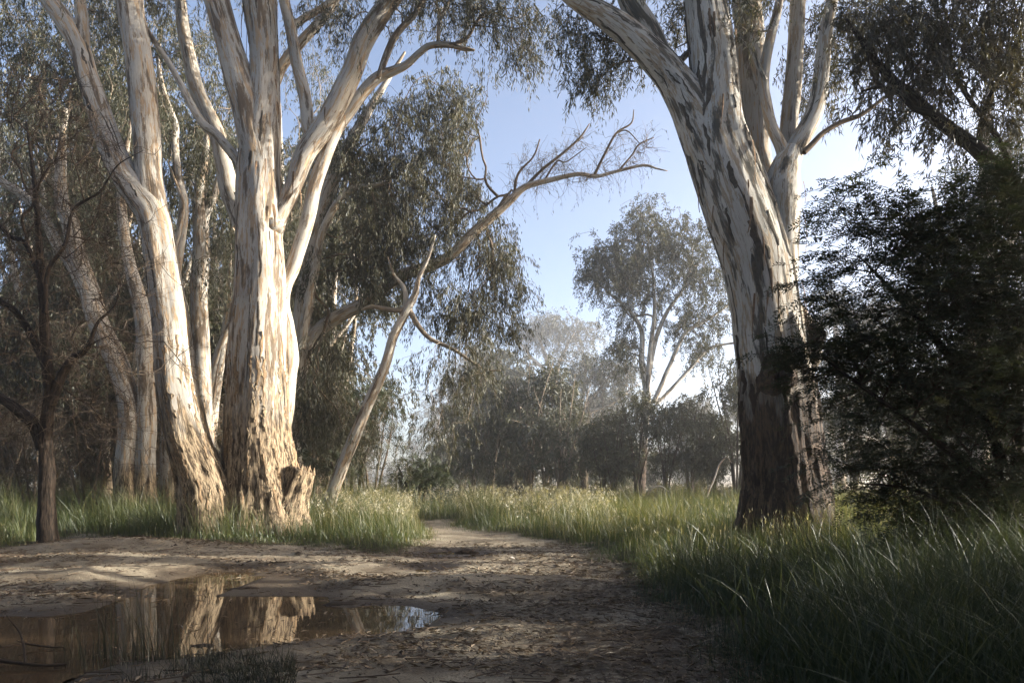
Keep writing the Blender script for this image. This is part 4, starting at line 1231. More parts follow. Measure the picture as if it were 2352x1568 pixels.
FS = 3.0
T = Tree('misty_gum', 'pale slender gum fading into the mist above the dark dome', 'tree', 1290, 210.0)
T.limb([(1296, None, 22), (1292, 1010, 19), (1286, 940, 17), (1277, 894, 15), (1264, 848, 12), (1250, 810, 9), (1235, 770, 6), (1225, 740, 3)], BP, 'trunk', 14, 0.4, (1, 5), 0.1, 0.06, grow=0.4)
T.limb([(1277, 890, 11), (1282, 840, 10), (1300, 800, 7), (1318, 765, 4)], BP, 'limb', 10, 0.4, None, 0, 0.05, grow=0.2)
T.limb([(1268, 860, 9), (1230, 830, 8), (1205, 800, 5), (1190, 780, 3)], BP, 'limb', 10, 0.4, None, 0, 0.05, grow=0.2)
for c in [(1270, 760, 70, 40, 3, 40), (1330, 765, 50, 35, 2.5, 24), (1215, 780, 35, 35, 2, 14), (1250, 735, 40, 25, 2, 14), (1300, 820, 50, 25, 2, 12)]:
    T.clump(*c, m=5, sig=0.6)
tp, td = T.grow(rtip=0.011, seg=0.9)
T.foliage(tp, td, LF, 22, 1.0, 0.8, (0.30, 0.075), 0.2, 0.55, segs=3, rad=0.008)
T.close(M['twig_brown'])

FS = 2.3
T = Tree('misty_gum', 'dark rounded gum looming through the mist in the gap', 'tree', 1140, 125.0)
T.limb([(1150, None, 34), (1148, 1080, 28), (1142, 980, 24), (1140, 900, 18), (1150, 840, 8)], BG, 'trunk', 14, 0.35, (1, 6), 0.1, 0.06, grow=0.2)
T.limb([(1146, 1050, 16), (1110, 970, 14), (1080, 910, 9), (1065, 860, 4)], BG, 'limb', 10, 0.35, None, 0, 0.05, grow=0.2)
T.limb([(1146, 1030, 16), (1180, 960, 14), (1215, 900, 9), (1225, 860, 4)], BG, 'limb', 10, 0.35, None, 0, 0.05, grow=0.2)
for c in [(1140, 850, 75, 50, 3.0, 60), (1090, 910, 60, 60, 3, 50), (1190, 900, 70, 60, 3, 56), (1130, 980, 90, 70, 3, 70), (1060, 1010, 50, 60, 2.4, 30), (1220, 990, 60, 60, 2.5, 40), (1150, 1080, 90, 40, 2.5, 36)]:
    T.clump(*c, m=5, sig=0.5)
tp, td = T.grow(rtip=0.010, seg=0.8)
T.foliage(tp, td, LF, 24, 0.9, 0.8, (0.34, 0.10), 0.22, 0.55, segs=3, rad=0.008)
T.close(M['twig_brown'])
DOME = T.root

FS = 2.0
T = Tree('misty_gum', 'spreading many limbed gum in mist left of the tall open gum', 'tree', 1320, 110.0)
T.limb([(1322, None, 18.6), (1318, 1080, 16.1), (1322, 1010, 14.9), (1330, 960, 12.4), (1345, 930, 9.3), (1380, 890, 6.2), (1410, 850, 3.1)], BP, 'trunk', 14, 0.3, (1, 3), 0.1, 0.06, grow=0.4)
T.limb([(1324, 1000, 11.2), (1322, 960, 9.9), (1338, 910, 7.4), (1345, 860, 5.0), (1340, 820, 2.5)], BP, 'limb', 10, 0.3, None, 0, 0.05, grow=0.2)
T.limb([(1330, 975, 8.7), (1360, 945, 7.4), (1400, 930, 6.2), (1440, 900, 3.7), (1470, 880, 1.9)], BP, 'limb', 10, 0.3, None, 0, 0.05, grow=0.2)
T.limb([(1322, 1005, 7.4), (1345, 1000, 6.2), (1358, 1003, 3.7)], BP, 'limb', 8, 0.3, None, 0, 0.05, grow=None, dY=-1.0)
for c in [(1350, 850, 70, 40, 2.4, 36), (1420, 850, 60, 40, 2.2, 28), (1390, 900, 70, 40, 2, 22), (1450, 900, 40, 50, 2, 16), (1290, 900, 40, 40, 2, 16), (1270, 1000, 50, 60, 2, 24), (1400, 980, 50, 40, 2, 12)]:
    T.clump(*c, m=5, sig=0.5)
tp, td = T.grow(rtip=0.010, seg=0.7)
T.foliage(tp, td, LF, 22, 0.9, 0.8, (0.27, 0.065), 0.2, 0.55, segs=3, rad=0.008)
T.close(M['twig_pale'])

FS = 3.0
T = Tree('misty_gum', 'faint blue grey gum farthest away at the left of the mist', 'tree', 1000, 360.0)
T.limb([(1010, None, 20), (1008, 1050, 16), (1000, 960, 12), (990, 900, 5)], BG, 'trunk', 12, 0.6, None, 0.1, 0.06, grow=0.2)
for c in [(1000, 960, 50, 50, 3.5, 40), (1040, 890, 45, 50, 3.5, 36), (985, 1030, 45, 40, 3, 26), (1070, 850, 40, 35, 3, 24), (1050, 960, 40, 60, 3, 30), (1090, 800, 40, 30, 3, 16)]:
    T.clump(*c, m=5, sig=0.8)
tp, td = T.grow(rtip=0.012, seg=1.2)
T.foliage(tp, td, LF, 18, 1.2, 0.8, (0.45, 0.12), 0.3, 0.5, segs=3, rad=0.01)
T.close(M['twig_brown'])

FS = 2.0
T = Tree('misty_gum', 'hazy gum showing right of the massive trunk above the wattle', 'tree', 1930, 100.0)
T.limb([(1930, None, 26), (1932, 1000, 22), (1928, 880, 18), (1920, 780, 12), (1915, 700, 5)], BG, 'trunk', 12, 0.3, (1, 3), 0.1, 0.06, grow=0.3)
for c in [(1910, 710, 60, 45, 2.2, 34), (1970, 760, 60, 60, 2.2, 36), (1900, 820, 50, 60, 2, 24), (2040, 760, 60, 80, 2.2, 34), (1960, 900, 70, 60, 2, 24), (2100, 700, 60, 90, 2.4, 30)]:
    T.clump(*c, m=5, sig=0.5)
tp, td = T.grow(rtip=0.010, seg=0.7)
T.foliage(tp, td, LF, 24, 0.9, 0.8, (0.27, 0.06), 0.2, 0.6, segs=3, rad=0.008)
T.close(M['twig_brown'])

FS = 1.0
# young dense gums making the dark bank below the tall ones
FS = 1.5
T = Tree('young_gum', 'dense young gum in the dark bank', 'tree', 1180, 62.0, 'young gums in the bank below the misty trees')
for q, (dx, tx) in enumerate(((0, -40), (6, 10), (-5, 45), (3, -10))):
    T.limb([(1180 + dx, None, 9), (1180 + dx + tx * .2, 1080, 7), (1180 + dx + tx * .6, 1000, 5), (1180 + dx + tx, 930, 2)], BG, 'stem', 8, 0.3, None, 0, 0.05, grow=0.15, dY=q * 0.4 - .6)
for c in [(1180, 960, 55, 40, 1.5, 34), (1150, 1040, 55, 45, 1.6, 34), (1215, 1030, 50, 50, 1.6, 32), (1180, 1095, 70, 30, 1.6, 26), (1130, 980, 25, 30, 1, 10), (1230, 960, 25, 35, 1, 10)]:
    T.clump(*c, m=5, sig=0.3)
tp, td = T.grow(rtip=0.006, seg=0.5)
T.foliage(tp, td, M['leaf_grey'], 24, 0.6, 0.8, (0.19, 0.05), 0.14, 0.55, segs=3, rad=0.005)
T.close(M['twig_pale'])
YOUNG = T.root
FS = 1.0
for x, y, s_, lab in [(-1.6, 68, .62, 'dense young gum at the left foot of the misty dome'), (6.6, 72, .95, 'dense young gum before the spreading gum'), (11.5, 70, .7, 'dense young gum between the spreading gum and the tall open gum'), (31.0, 84, 1.0, 'dense young gum right behind the massive trunk'), (25, 34, 1.1, 'dense young gum seen under the right wattle'), (31, 32, 1.2, 'dense young gum behind the right wattle'), (16.5, 80, .55, 'small dense young gum far right of the tall open gum'), (23.5, 84, .7, 'dense young gum in the mist left of the massive trunk'), (-8.5, 88, .8, 'dense young gum far behind the slim leaning gum'),
                      (-17.0, 61, 1.2, 'dense young gum behind the slim leaning gum'), (-17, 52, 1.3, 'dense young gum low behind the twin trunks'), (-24, 46, 1.3, 'dense young gum low in the left woods'), (-32, 44, 1.3, 'dense young gum low at the far left')]:
    copy_tree(YOUNG, (x, y, gz(x, y)), rng.uniform(0, 6.28), s_, lab)

# saplings
def sapling(label, h, dark, K=26):
    T = Tree('gum_sapling', label, 'sapling', 0, 40.0, 'saplings along the foot of the misty trees', x=0.0)
    for q in range(6):
        a = q * 1.05 + rng.uniform(0, 0.8); w = h * rng.uniform(0.08, 0.30)
        T.limb([(0.05 * math.cos(a), 0.05 * math.sin(a), -0.3, 0.05), (w * .25 * math.cos(a), w * .25 * math.sin(a), h * .3, 0.04), (w * .7 * math.cos(a), w * .7 * math.sin(a), h * .65, 0.026), (w * 1.1 * math.cos(a + .2), w * 1.1 * math.sin(a + .2), h * rng.uniform(.85, 1), 0.008)], M['twig_pale'] if not dark else M['twig_dark'], 'stem', 6, 0.35, None, 0, 0.05, grow=0.3, metres=True)
        T.clump_m((w * .8 * math.cos(a), w * .8 * math.sin(a), h * rng.uniform(0.3, 0.98)), (h * .13, h * .13, h * 0.13), K // 8, 4, 0.25)
    T.clump_m((0, 0, h * 0.55), (h * .22, h * .2, h * 0.42), K // 4, 4, 0.3)
    tp, td = T.grow(rtip=0.006, seg=0.45)
    T.foliage(tp, td, M['leaf_grey'] if not dark else M['leaf_far'], 24, 0.6, 0.8, (0.20, 0.05), 0.15, 0.6, segs=3, rad=0.005)
    T.close(M['twig_pale'] if not dark else M['twig_dark'])
    return T.root


def place_px(proto, lst, first=True):
    for n_, (px, Y, s, lab) in enumerate(lst):
        Y, s = Y * 1.25, s * 1.5
        x = (px - CX) / F * Y
        if n_ == 0 and first:
            proto.location = (x, Y, gz(x, Y)); proto.scale = (s,) * 3; proto['label'] = lab
        else:
            copy_tree(proto, (x, Y, gz(x, Y)), rng.uniform(0, 6.28), s, lab)


place_px(sapling('grey sapling', 4.6, False, 44), [
    (1085, 44, 0.9, 'grey leafy sapling at the left foot of the misty dome'), (1128, 41, 1.35, 'second grey sapling from the left below the misty dome'), (1168, 44, 1.0, 'sapling below the middle of the misty dome'), (1212, 40, 1.5, 'sapling right of the misty dome foot'),
    (1252, 44, 1.15, 'tall grey sapling below the pale slender gum'), (1290, 39, 1.3, 'grey sapling in front of the spreading gum'), (1345, 42, 1.1, 'sapling right of the spreading gum foot'), (1062, 48, 1.2, 'faint sapling at the very left of the dome')])
place_px(sapling('dark sapling', 5.6, True, 64), [
    (1412, 37, 0.75, 'dark sapling left of the tall open gum'), (1462, 39, 0.95, 'dark bushy sapling against the tall open gum trunk'), (1530, 36, 0.75, 'dark sapling just right of the tall open gum'), (1588, 38, 0.9, 'dark many stemmed sapling in the middle of the right gap'),
    (1640, 37, 0.7, 'dark thin sapling near the massive trunk'), (1692, 36, 1.15, 'tall dark sapling touching the massive trunk'), (1385, 38, 0.6, 'small dark sapling below the spreading gum'), (1960, 36, 0.9, 'thin sapling seen under the wattle right of the massive trunk'),
    (2060, 34, 0.95, 'leafy sapling behind the dark wattle')])
FS = 1.45
T = Tree('scrub_bush', 'low dark bush at the foot of the misty saplings', 'bush', 1400, 52.0, 'low bushes at the foot of the misty saplings')
for q in range(3):
    T.limb([(1400 + q * 4, None, 4), (1396 + q * 8, 1140, 3), (1390 + q * 14, 1110, 1.5)], M['twig_dark'], 'stem', 6, 0.2, None, 0, 0.05, grow=0.1)
T.clump(1400, 1130, 40, 22, 0.9, 34, m=4, sig=0.25)
tp, td = T.grow(rtip=0.005)
T.foliage(tp, td, M['leaf_olive'], 24, 0.4, 0.6, (0.16, 0.045), 0.13, 0.4, segs=3)
T.close(M['twig_dark'])
FS = 1.0
for px, Y, s, lab in [(1180, 37, 0.8, 'low bush below the misty dome'), (1270, 36, 0.9, 'low bush left of the spreading gum'), (1340, 37, 0.8, 'low bush right of the spreading gum'), (1520, 35, 0.85, 'low bush right of the tall open gum'), (1590, 36, 1.0, 'low bush near the massive trunk'), (1660, 34, 0.7, 'low bush beside the massive trunk'), (1110, 40, 0.8, 'low bush at the left of the misty dome')]:
    Y *= 1.45
    x = (px - CX) / F * Y
    copy_tree(T.root, (x, Y, gz(x, Y)), rng.uniform(0, 6.28), s, lab)

# dead pale branch lying before the saplings
T = Tree('fallen_branch', 'bent pale dead branch poking from the scrub by the tall gum', 'branch', 1500, 35.0)
T.limb([(1476, 1160, 5), (1490, 1130, 5), (1504, 1118, 5), (1520, 1117, 4), (1536, 1128, 2)], M['bark_pale'], 'main_stem', 8, 0.1, None, 0, 0.05, grow=None)
T.limb([(1500, 1118, 3), (1488, 1118, 3), (1475, 1128, 1.5)], M['bark_pale'], 'side_stem', 6, 0.1, None, 0, 0.05, grow=None)
T = Tree('fallen_branch', 'arched pale dead branch in mist beside the massive trunk', 'branch', 1640, 40.0)
T.limb([(1622, 1140, 4), (1640, 1100, 4), (1652, 1068, 4), (1668, 1050, 3), (1680, 1062, 2)], M['bark_pale'], 'main_stem', 8, 0.1, None, 0, 0.05, grow=None)

# ------------------------------------------------------------------ right side: wattle, overhanging gum, gums behind
T = Tree('wattle_tree', 'dark feathery wattle spreading over the right side', 'tree', 2330, 8.9)
WT = M['bark_dark']
T.limb([(2330, None, 40), (2322, 1200, 32), (2300, 1050, 27), (2240, 900, 22), (2150, 780, 16), (2060, 680, 10), (1985, 600, 4)], WT, 'trunk', 14, 0.1, (6, 9), 0.1, 0.05, grow=0.2)
T.limb([(2322, 1180, 26), (2340, 1000, 22), (2330, 820, 18), (2280, 650, 12), (2200, 530, 5)], WT, 'limb', 12, 0.1, None, 0, 0.05, grow=0.2, dY=0.3)
T.limb([(2315, 1150, 20), (2200, 1050, 16), (2080, 960, 12), (1970, 880, 8), (1890, 820, 4)], WT, 'limb', 12, 0.1, None, 0, 0.05, grow=0.2, dY=-0.3)
T.limb([(2330, 1100, 20), (2420, 900, 16), (2460, 700, 10), (2460, 560, 4)], WT, 'limb', 12, 0.1, None, 0, 0.05, grow=0.2, dY=0.5)
T.limb([(2318, 1210, 16), (2200, 1160, 12), (2080, 1120, 8), (1980, 1110, 3)], WT, 'limb', 10, 0.1, None, 0, 0.05, grow=0.2, dY=-0.2)
for c in [(2040, 560, 120, 80, 0.6, 28), (2180, 540, 110, 80, 0.8, 30), (2000, 700, 80, 60, 0.6, 14), (2130, 700, 120, 90, 0.9, 40), (2290, 680, 110, 150, 1.0, 60), (2020, 840, 130, 80, 0.7, 40), (2180, 880, 130, 100, 0.9, 54), (2320, 920, 110, 130, 1.0, 60), (1900, 830, 60, 50, 0.5, 14), (1860, 800, 40, 30, .4, 6),
          (2130, 1050, 110, 70, 0.8, 26), (2260, 1100, 120, 90, 0.9, 44), (2080, 1130, 90, 40, 0.6, 14), (2420, 700, 120, 200, 1.2, 40), (2430, 1000, 100, 150, 1.0, 30), (1960, 950, 60, 50, .5, 10), (2330, 1200, 90, 60, .7, 20), (2330, 480, 80, 90, 0.8, 26), (2250, 420, 60, 40, .6, 10), (1960, 480, 60, 30, .4, 6), (1930, 640, 50, 40, .4, 6), (2000, 1060, 60, 40, .5, 8), (2120, 1190, 110, 30, .6, 14), (2200, 1190, 110, 45, .6, 16)]:
    T.clump(*c, m=5, sig=0.2)
tp, td = T.grow(rtip=0.0035, seg=0.22, up=0.0)
T.fronds(tp, td, M['leaf_wattle'], 8, 0.42, 0.15, (0.076, 0.021), 4, 0.32)
T.close(M['twig_dark'])
WATTLE = T.root

T = Tree('overhanging_gum', 'gum whose leafy limb hangs in from the upper right corner', 'tree', 2560, 10.5)
T.limb([(2600, None, 120), (2590, 1000, 95), (2560, 800, 84), (2540, 620, 76), (2570, 400, 62), (2600, 200, 48), (2580, 0, 34), (2560, -250, 12)], BG, 'trunk', 32, 0.1, (1, 3), 0.12, 0.05, grow=0.5)
ov = [(2548, 690, 52), (2470, 580, 48), (2400, 510, 42), (2340, 445, 38), (2290, 385, 34), (2240, 335, 30), (2190, 300, 28), (2140, 262, 27), (2095, 222, 24), (2050, 185, 20), (2010, 140, 15), (1975, 90, 10), (1940, 40, 5)]
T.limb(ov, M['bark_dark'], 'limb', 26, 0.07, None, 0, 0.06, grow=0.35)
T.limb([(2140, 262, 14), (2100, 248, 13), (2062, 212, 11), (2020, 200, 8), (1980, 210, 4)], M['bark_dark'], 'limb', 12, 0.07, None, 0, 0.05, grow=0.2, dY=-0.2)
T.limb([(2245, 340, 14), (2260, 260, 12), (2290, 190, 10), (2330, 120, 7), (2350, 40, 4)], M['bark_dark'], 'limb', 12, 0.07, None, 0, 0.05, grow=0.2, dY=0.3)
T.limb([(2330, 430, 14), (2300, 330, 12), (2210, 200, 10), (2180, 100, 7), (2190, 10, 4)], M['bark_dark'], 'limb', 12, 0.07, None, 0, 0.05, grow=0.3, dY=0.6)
for c in [(2050, 110, 90, 70, 0.6, 26), (2160, 170, 90, 70, 0.7, 26), (2230, 60, 110, 70, 0.8, 30), (2320, 170, 70, 90, 0.8, 22), (2030, 220, 60, 40, 0.4, 9), (2110, 30, 90, 50, 0.7, 20), (2290, 290, 60, 50, 0.5, 10), (2330, 30, 80, 60, 0.8, 18), (1990, 30, 60, 50, 0.5, 12), (2170, 290, 60, 25, 0.4, 6), (2200, -90, 200, 80, 1, 26), (2500, -50, 160, 150, 1.2, 26)]:
    T.clump(*c, m=4, sig=0.22)
tp, td = T.grow(rtip=0.0035, seg=0.25)
T.foliage(tp, td, M['leaf_olive'], 27, 0.38, 0.9, (0.135, 0.022), 0.08, 0.68, rad=0.0026)
# the leaves that show largest hang singly from the underside of the limb
lv = build_mesh('leaf', [(0, 0, 0), (0.010, 0.002, -0.045), (0.011, 0, -0.08), (0.0, 0.012, -0.145), (-0.011, 0, -0.08), (-0.010, 0.002, -0.045)], [(0, 1, 2, 3), (0, 3, 4, 5)], None, M['leaf_olive'], {'tint': [.5, .6, .7, .9, .7, .6]}, False)
sel = np.where((tp[:, 1] < 10.6))[0]
rng.shuffle(sel)
for n_ in range(240):
    a = tp[sel[n_ % len(sel)]] + rng.normal(size=3) * 0.09 + [0, -0.08, -0.12 * rng.random() - 0.04]
    o = link('leaf', lv, T.root)
    o.location = a - T.base
    o.rotation_euler = (rng.normal() * 0.5, rng.normal() * 0.5, rng.uniform(0, 6.28))
    o.scale = (rng.uniform(0.8, 1.2),) * 3
T.close(M['twig_dark'])

T = Tree('right_bank_gum', 'dense gum filling the view behind the overhanging limb', 'tree', 2260, 26.0)
T.limb([(2250, None, 50), (2250, 1000, 42), (2255, 800, 36), (2270, 600, 30), (2260, 400, 22), (2270, 200, 10)], BG, 'trunk', 18, 0.2, (1, 3), 0.1, 0.06, grow=0.3)
T.limb([(2255, 820, 24), (2220, 700, 20), (2170, 560, 14), (2140, 430, 6)], BG, 'limb', 14, 0.2, None, 0, 0.05, grow=0.2)
T.limb([(2255, 700, 24), (2320, 560, 20), (2370, 430, 14), (2380, 250, 6)], BG, 'limb', 14, 0.2, None, 0, 0.05, grow=0.2)
for c in [(2280, 480, 90, 100, 2, 40), (2200, 600, 80, 80, 1.8, 26), (2300, 640, 90, 90, 1.8, 26), (2340, 330, 80, 110, 2, 34), (2250, 780, 110, 80, 1.8, 24), (2140, 780, 70, 70, 1.6, 14), (2340, 150, 80, 90, 2, 24), (2200, 340, 50, 50, 1.2, 6), (2120, 540, 40, 50, 1, 6)]:
    T.clump(*c, m=5, sig=0.4)
tp, td = T.grow(rtip=0.006, seg=0.45)
T.foliage(tp, td, M['leaf_far'], 26, 0.7, 0.9, (0.18, 0.032), 0.13, 0.7, segs=3)
T.close(M['twig_brown'])

T = Tree('fallen_tree', 'thin pale dead branch arching down under the wattle by the massive trunk', 'branch', 2000, 21.0)
T.limb([(2090, 1180, 9), (2075, 1100, 9), (2050, 1050, 9), (2020, 1015, 8), (1970, 1000, 6), (1920, 1002, 4), (1895, 990, 2)], BP, 'main_stem', 10, 0.1, None, 0, 0.06, grow=0.3)
T.clump(1960, 1030, 70, 40, .6, 8, m=3)
tp, td = T.grow(rtip=0.004)
T.close(M['twig_pale'])

# trees that stand outside the frame on the right and shade the foreground
copy_tree(WATTLE, (9.8, 5.0, gz(9.8, 5.0)), 0.6, 1.05, 'dark wattle on the right bank just outside the view')
copy_tree(WATTLE, (9.0, 2.6, gz(9.0, 2.6)), 1.4, 1.1, 'dark wattle on the right bank nearest the viewer')
copy_tree(WATTLE, (8.3, 4.3, gz(8.3, 4.3)), 3.1, 1.0, 'unseen dark wattle added close by the right edge of the view')  # unseen wattle added to block skylight from the right-hand grass
copy_tree(WATTLE, (15.5, 3.8, gz(15.5, 3.8)), 2.4, 1.15, 'dark wattle farther up the right bank')
copy_tree(protos['grey'], (27, 4.8, gz(27, 4.8)), 2.0, 1.0, 'grey gum on the right bank outside the view')
copy_tree(protos['broad'], (24, 4.0, gz(24, 4.0)), 2.6, 1.0, 'broad gum on the right bank outside the view')
# far rows closing the horizon
for x, y, k_, lab in [(6, 190, 'grey', 'faint gum far behind the spreading gum'), (30, 170, 'broad', 'faint gum far behind the tall open gum'), (50, 150, 'tall', 'faint slim gum far behind the massive trunk'), (62, 110, 'broad', 'faint gum far behind the right wattle'), (50, 90, 'grey', 'grey gum behind the right wattle'), (52, 78, 'broad', 'broad gum at the far right edge')]:
    copy_tree(protos[k_], (x, y, gz(x, y)), rng.uniform(0, 6.28), rng.uniform(0.8, 1.0), lab)

for x, y, k_, r_, s_, lab in [(-6, -3.5, 'broad', .3, 1.2, 'unseen broad gum added close behind the viewer on the left'), (2, -5, 'broad', 1.7, 1.2, 'unseen broad gum added directly behind the viewer'), (9, -3, 'broad', 2.9, 1.2, 'unseen broad gum added behind the viewer on the right bank'), (-18, -1, 'broad', 4.1, 1.15, 'unseen broad gum added left of the viewer'),
                              (-16, 8, 'grey', 5.0, 1.1, 'unseen grey gum added left of the puddle'), (-4, -15, 'broad', 2.0, 1.3, 'unseen broad gum added farther behind the viewer'), (9, -17, 'broad', .9, 1.3, 'second unseen broad gum added farther back'), (-16, -12, 'grey', 3.3, 1.2, 'unseen grey gum added far behind on the left'), (22, -10, 'broad', 1.2, 1.3, 'unseen broad gum added far behind on the right'),
                              (-11, 1, 'broad', 1.0, 1.0, 'unseen broad gum added nearest the viewer on the left'), (5, -9, 'grey', 2.0, 1.3, 'unseen grey gum added behind the viewer'), (-2, -9, 'broad', 3.0, 1.3, 'third unseen broad gum added behind the viewer'), (16, -7, 'grey', 4.0, 1.3, 'second unseen grey gum added behind on the right bank'), (-12, -7, 'broad', 5.0, 1.3, 'unseen broad gum added behind on the left'), (15, -14, 'broad', 0.6, 1.4, 'fourth unseen broad gum added behind on the right'),
                              (15.5, 2.6, 'broad', 2.3, 1.0, 'unseen broad gum added beyond the wattles on the right'), (13, 0.5, 'broad', 3.9, 1.1, 'unseen broad gum added right of the viewer'), (19, 2.5, 'grey', 0.9, 1.1, 'unseen grey gum added right of the viewer'),
                              (-25, 6, 'broad', 2.2, 1.2, 'unseen broad gum added far left of the puddle'), (-24, 17, 'broad', 0.2, 1.1, 'unseen broad gum added left of the bare wattle')]:
    copy_tree(protos[k_], (x, y, gz(x, y)), r_, s_, lab)  # unseen gums added all round the viewer to block skylight and deepen the shade
for x, y, r_, s_, lab in [(-6, 230, .5, 1.1, 'faint rounded gum behind the misty dome'), (24, 190, 1.5, .9, 'faint rounded gum behind the spreading gum'), (48, 180, 2.5, .8, 'hazy rounded gum behind the tall open gum'), (56, 130, 3.5, .6, 'hazy rounded gum beside the massive trunk'), (52, 85, 4.5, .5, 'rounded gum behind the right wattle'),
                          (-36, 110, 2.9, .6, 'rounded gum closing the left woods'), (-52, 90, 3.9, .55, 'rounded gum far in the left woods'), (40, 320, 0, 1.3, 'very faint rounded gum at the end of the right gap'), (0, 330, 1, 1.3, 'very faint rounded gum at the end of the gap'), (110, 230, 2, 1.0, 'very faint rounded gum at the far right')]:
    copy_tree(DOME, (x, y, gz(x, y)), r_, s_ * 1.1, lab)

for x, y, k_, r_, s_, lab in [(-24, 40, 'grey', 1.2, 1.35, 'very tall grey gum above the far left'), (-30, 48, 'broad', 2.2, 1.6, 'very broad gum behind the far left woods'), (-16, 50, 'grey', 3.2, 1.45, 'very tall grey gum behind the forked pale gum'), (-21, 60, 'broad', 0.4, 1.7, 'very tall broad gum behind the leaning trunk'), (-19.5, 55, 'broad', 5.2, 1.5, 'very tall broad gum behind the big upright trunk'), (-38, 58, 'grey', 4.4, 1.5, 'very tall gum beyond the left edge')]:
    copy_tree(protos[k_], (x, y, gz(x, y)), r_, s_, lab)
T = Tree('slim_gum', 'slim straight gum on the right bank throwing a shadow over the track', 'tree', 0, 11.9, 'slim gums on the right bank', x=15.5)
T.limb([(0, 0, -0.3, 0.24), (0.05, 0.1, 4, 0.17), (-0.1, 0, 9, 0.13), (0.1, 0, 14, 0.08), (0, 0, 18, 0.02)], BP, 'trunk', 16, 0.25, (0.5, 2.5), 0.12, 0.05, grow=0.6, metres=True)
T.clump_m((0, 0, 15.2), (1.8, 1.8, 2.2), 40, 4, 0.4)
tp, td = T.grow(rtip=0.006, seg=0.5)
T.foliage(tp, td, M['leaf_far'], 22, 0.8, 1.0, (0.2, 0.045), 0.15, 0.75, segs=3)
T.close(M['twig_pale'])
for x, y, r_, s_, lab in [(19, 13.8, 1, 2.3, 'second slim gum on the right bank'), (23, 11.4, 2, 1.9, 'third slim gum on the right bank'), (30, 14.6, 3, 1.5, 'fourth slim gum on the right bank'), (26, 17.4, 4, 1.5, 'thicker slim gum farther up the right bank')]:
    copy_tree(T.root, (x, y, gz(x, y)), r_, s_, lab)
# ------------------------------------------------------------------ grass
def blades(P, h, lean, w, segs, tint, z0=None):
    """bent tapering ribbons; P (N,2)"""
    N = len(P)
    z = ground_z(P) if z0 is None else z0
    base = np.column_stack([P, z - 0.02])
    a = rng.uniform(0, 2 * math.pi, N)
    wd = np.stack([np.cos(a), np.sin(a), np.zeros(N)], 1)
    b = rng.uniform(0, 2 * math.pi, N)
    ld = np.stack([np.cos(b), np.sin(b) * 0.8, np.zeros(N)], 1) + np.array([-0.35, -0.1, 0])
    rings = []
    for k in range(segs):
        t = k / segs
        c = base + np.array([0, 0, 1.0]) * (h * t * (1 - 0.25 * lean * t))[:, None] + ld * (h * lean * t ** 2)[:, None]
        hw = (w * (1 - 0.75 * t ** 1.5) * 0.5)[:, None]
        rings += [c - wd * hw, c + wd * hw]
    tip = base + np.array([0, 0, 1.0]) * (h * (1 - 0.25 * lean))[:, None] + ld * (h * lean)[:, None]
    V = np.stack(rings + [tip], 1)
    m = 2 * segs + 1
    i0 = np.arange(N)[:, None] * m
    q = [i0 + np.array([[2 * k, 2 * k + 1, 2 * k + 3, 2 * k + 2]]) for k in range(segs - 1)]
    t = i0 + np.array([[2 * segs - 2, 2 * segs - 1, 2 * segs]])
    ti = np.clip(tint[:, None] + np.linspace(-0.12, 0.22, m)[None] , 0, 1)
    return V.reshape(-1, 3), (np.concatenate(q) if q else None), t, ti.ravel(), tip, ld


def patch(P): return fbm(np.column_stack([P * 0.55, P[:, :1] * 0]), 3, 81)


def sow(n, y0, y1, xk=0.82):
    Y = rng.uniform(y0, y1, n)
    X = rng.uniform(-1, 1, n) * (xk * Y + 0.5)
    return np.column_stack([X, Y])


def grass_object(name, mat, parts, label):
    a = Acc()
    for V, q, t, ti, *_ in parts: a.add(V, q, t, tint=ti)
    o = a.build(name, mat, shade=False)
    return tag(o, label, 'grass', None, 'stuff')


P = sow(230000, 3.6, 33)
vs = veg_sd(P) + 0.22 * fbm(np.column_stack([P * 1.6, P[:, :1] * 0]), 3, 91)
keep = vs < rng.exponential(0.15, len(P)) - 0.04
keep &= (poly_sd(P, PUDDLE) > 0.3)
P, vs = P[keep], vs[keep]
pt = patch(P)
x, y = P[:, 0], P[:, 1]
left = (x < -2.6) | ((x < -0.5) & (y > 18))
hh = np.where(left, 0.40, 0.52) * smooth(0.15, -0.9, vs) * (0.9 + 0.9 * np.clip(pt, -0.75, 1)) * (1 + 0.55 * fbm(np.column_stack([P * 2.1, P[:, :1] * 0]), 2, 85)) + 0.08
hh = np.where(~left, hh * (1 + 0.2 * smooth(16, 22, y)), hh * (1 + 0.45 * smooth(15.6, 17.6, y) + 0.6 * smooth(18, 21, y)))
hh = hh * rng.uniform(0.55, 1.25, len(P))
lean = np.clip(rng.normal(0.5, 0.28, len(P)), 0.03, 1.2)
w = np.where(y < 9, 0.0055, np.where(y < 16, 0.007, 0.010)) * rng.uniform(0.7, 1.5, len(P))
tint = np.clip(0.33 + 0.22 * pt + rng.normal(size=len(P)) * 0.16 - 0.22 * smooth(10, 6, y) * (x > 0) + 0.25 * smooth(-0.3, 0.05, vs), 0, 1)  # tint drops towards the near right: shade put into the blade colour
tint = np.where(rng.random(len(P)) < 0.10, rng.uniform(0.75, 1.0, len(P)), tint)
cool = (x > 1.0) & (y < 11 + rng.normal(size=len(P)) * 1.2)  # blades that take the shade-darkened grass colour
nr = y < 11
A_ = lambda m, s: blades(P[m], hh[m], lean[m], w[m], s, tint[m])
grass_object('grass', M['grass'], [A_(nr & ~cool, 3), A_(~nr & ~cool, 2)], 'green and straw coloured grass along both banks of the track')
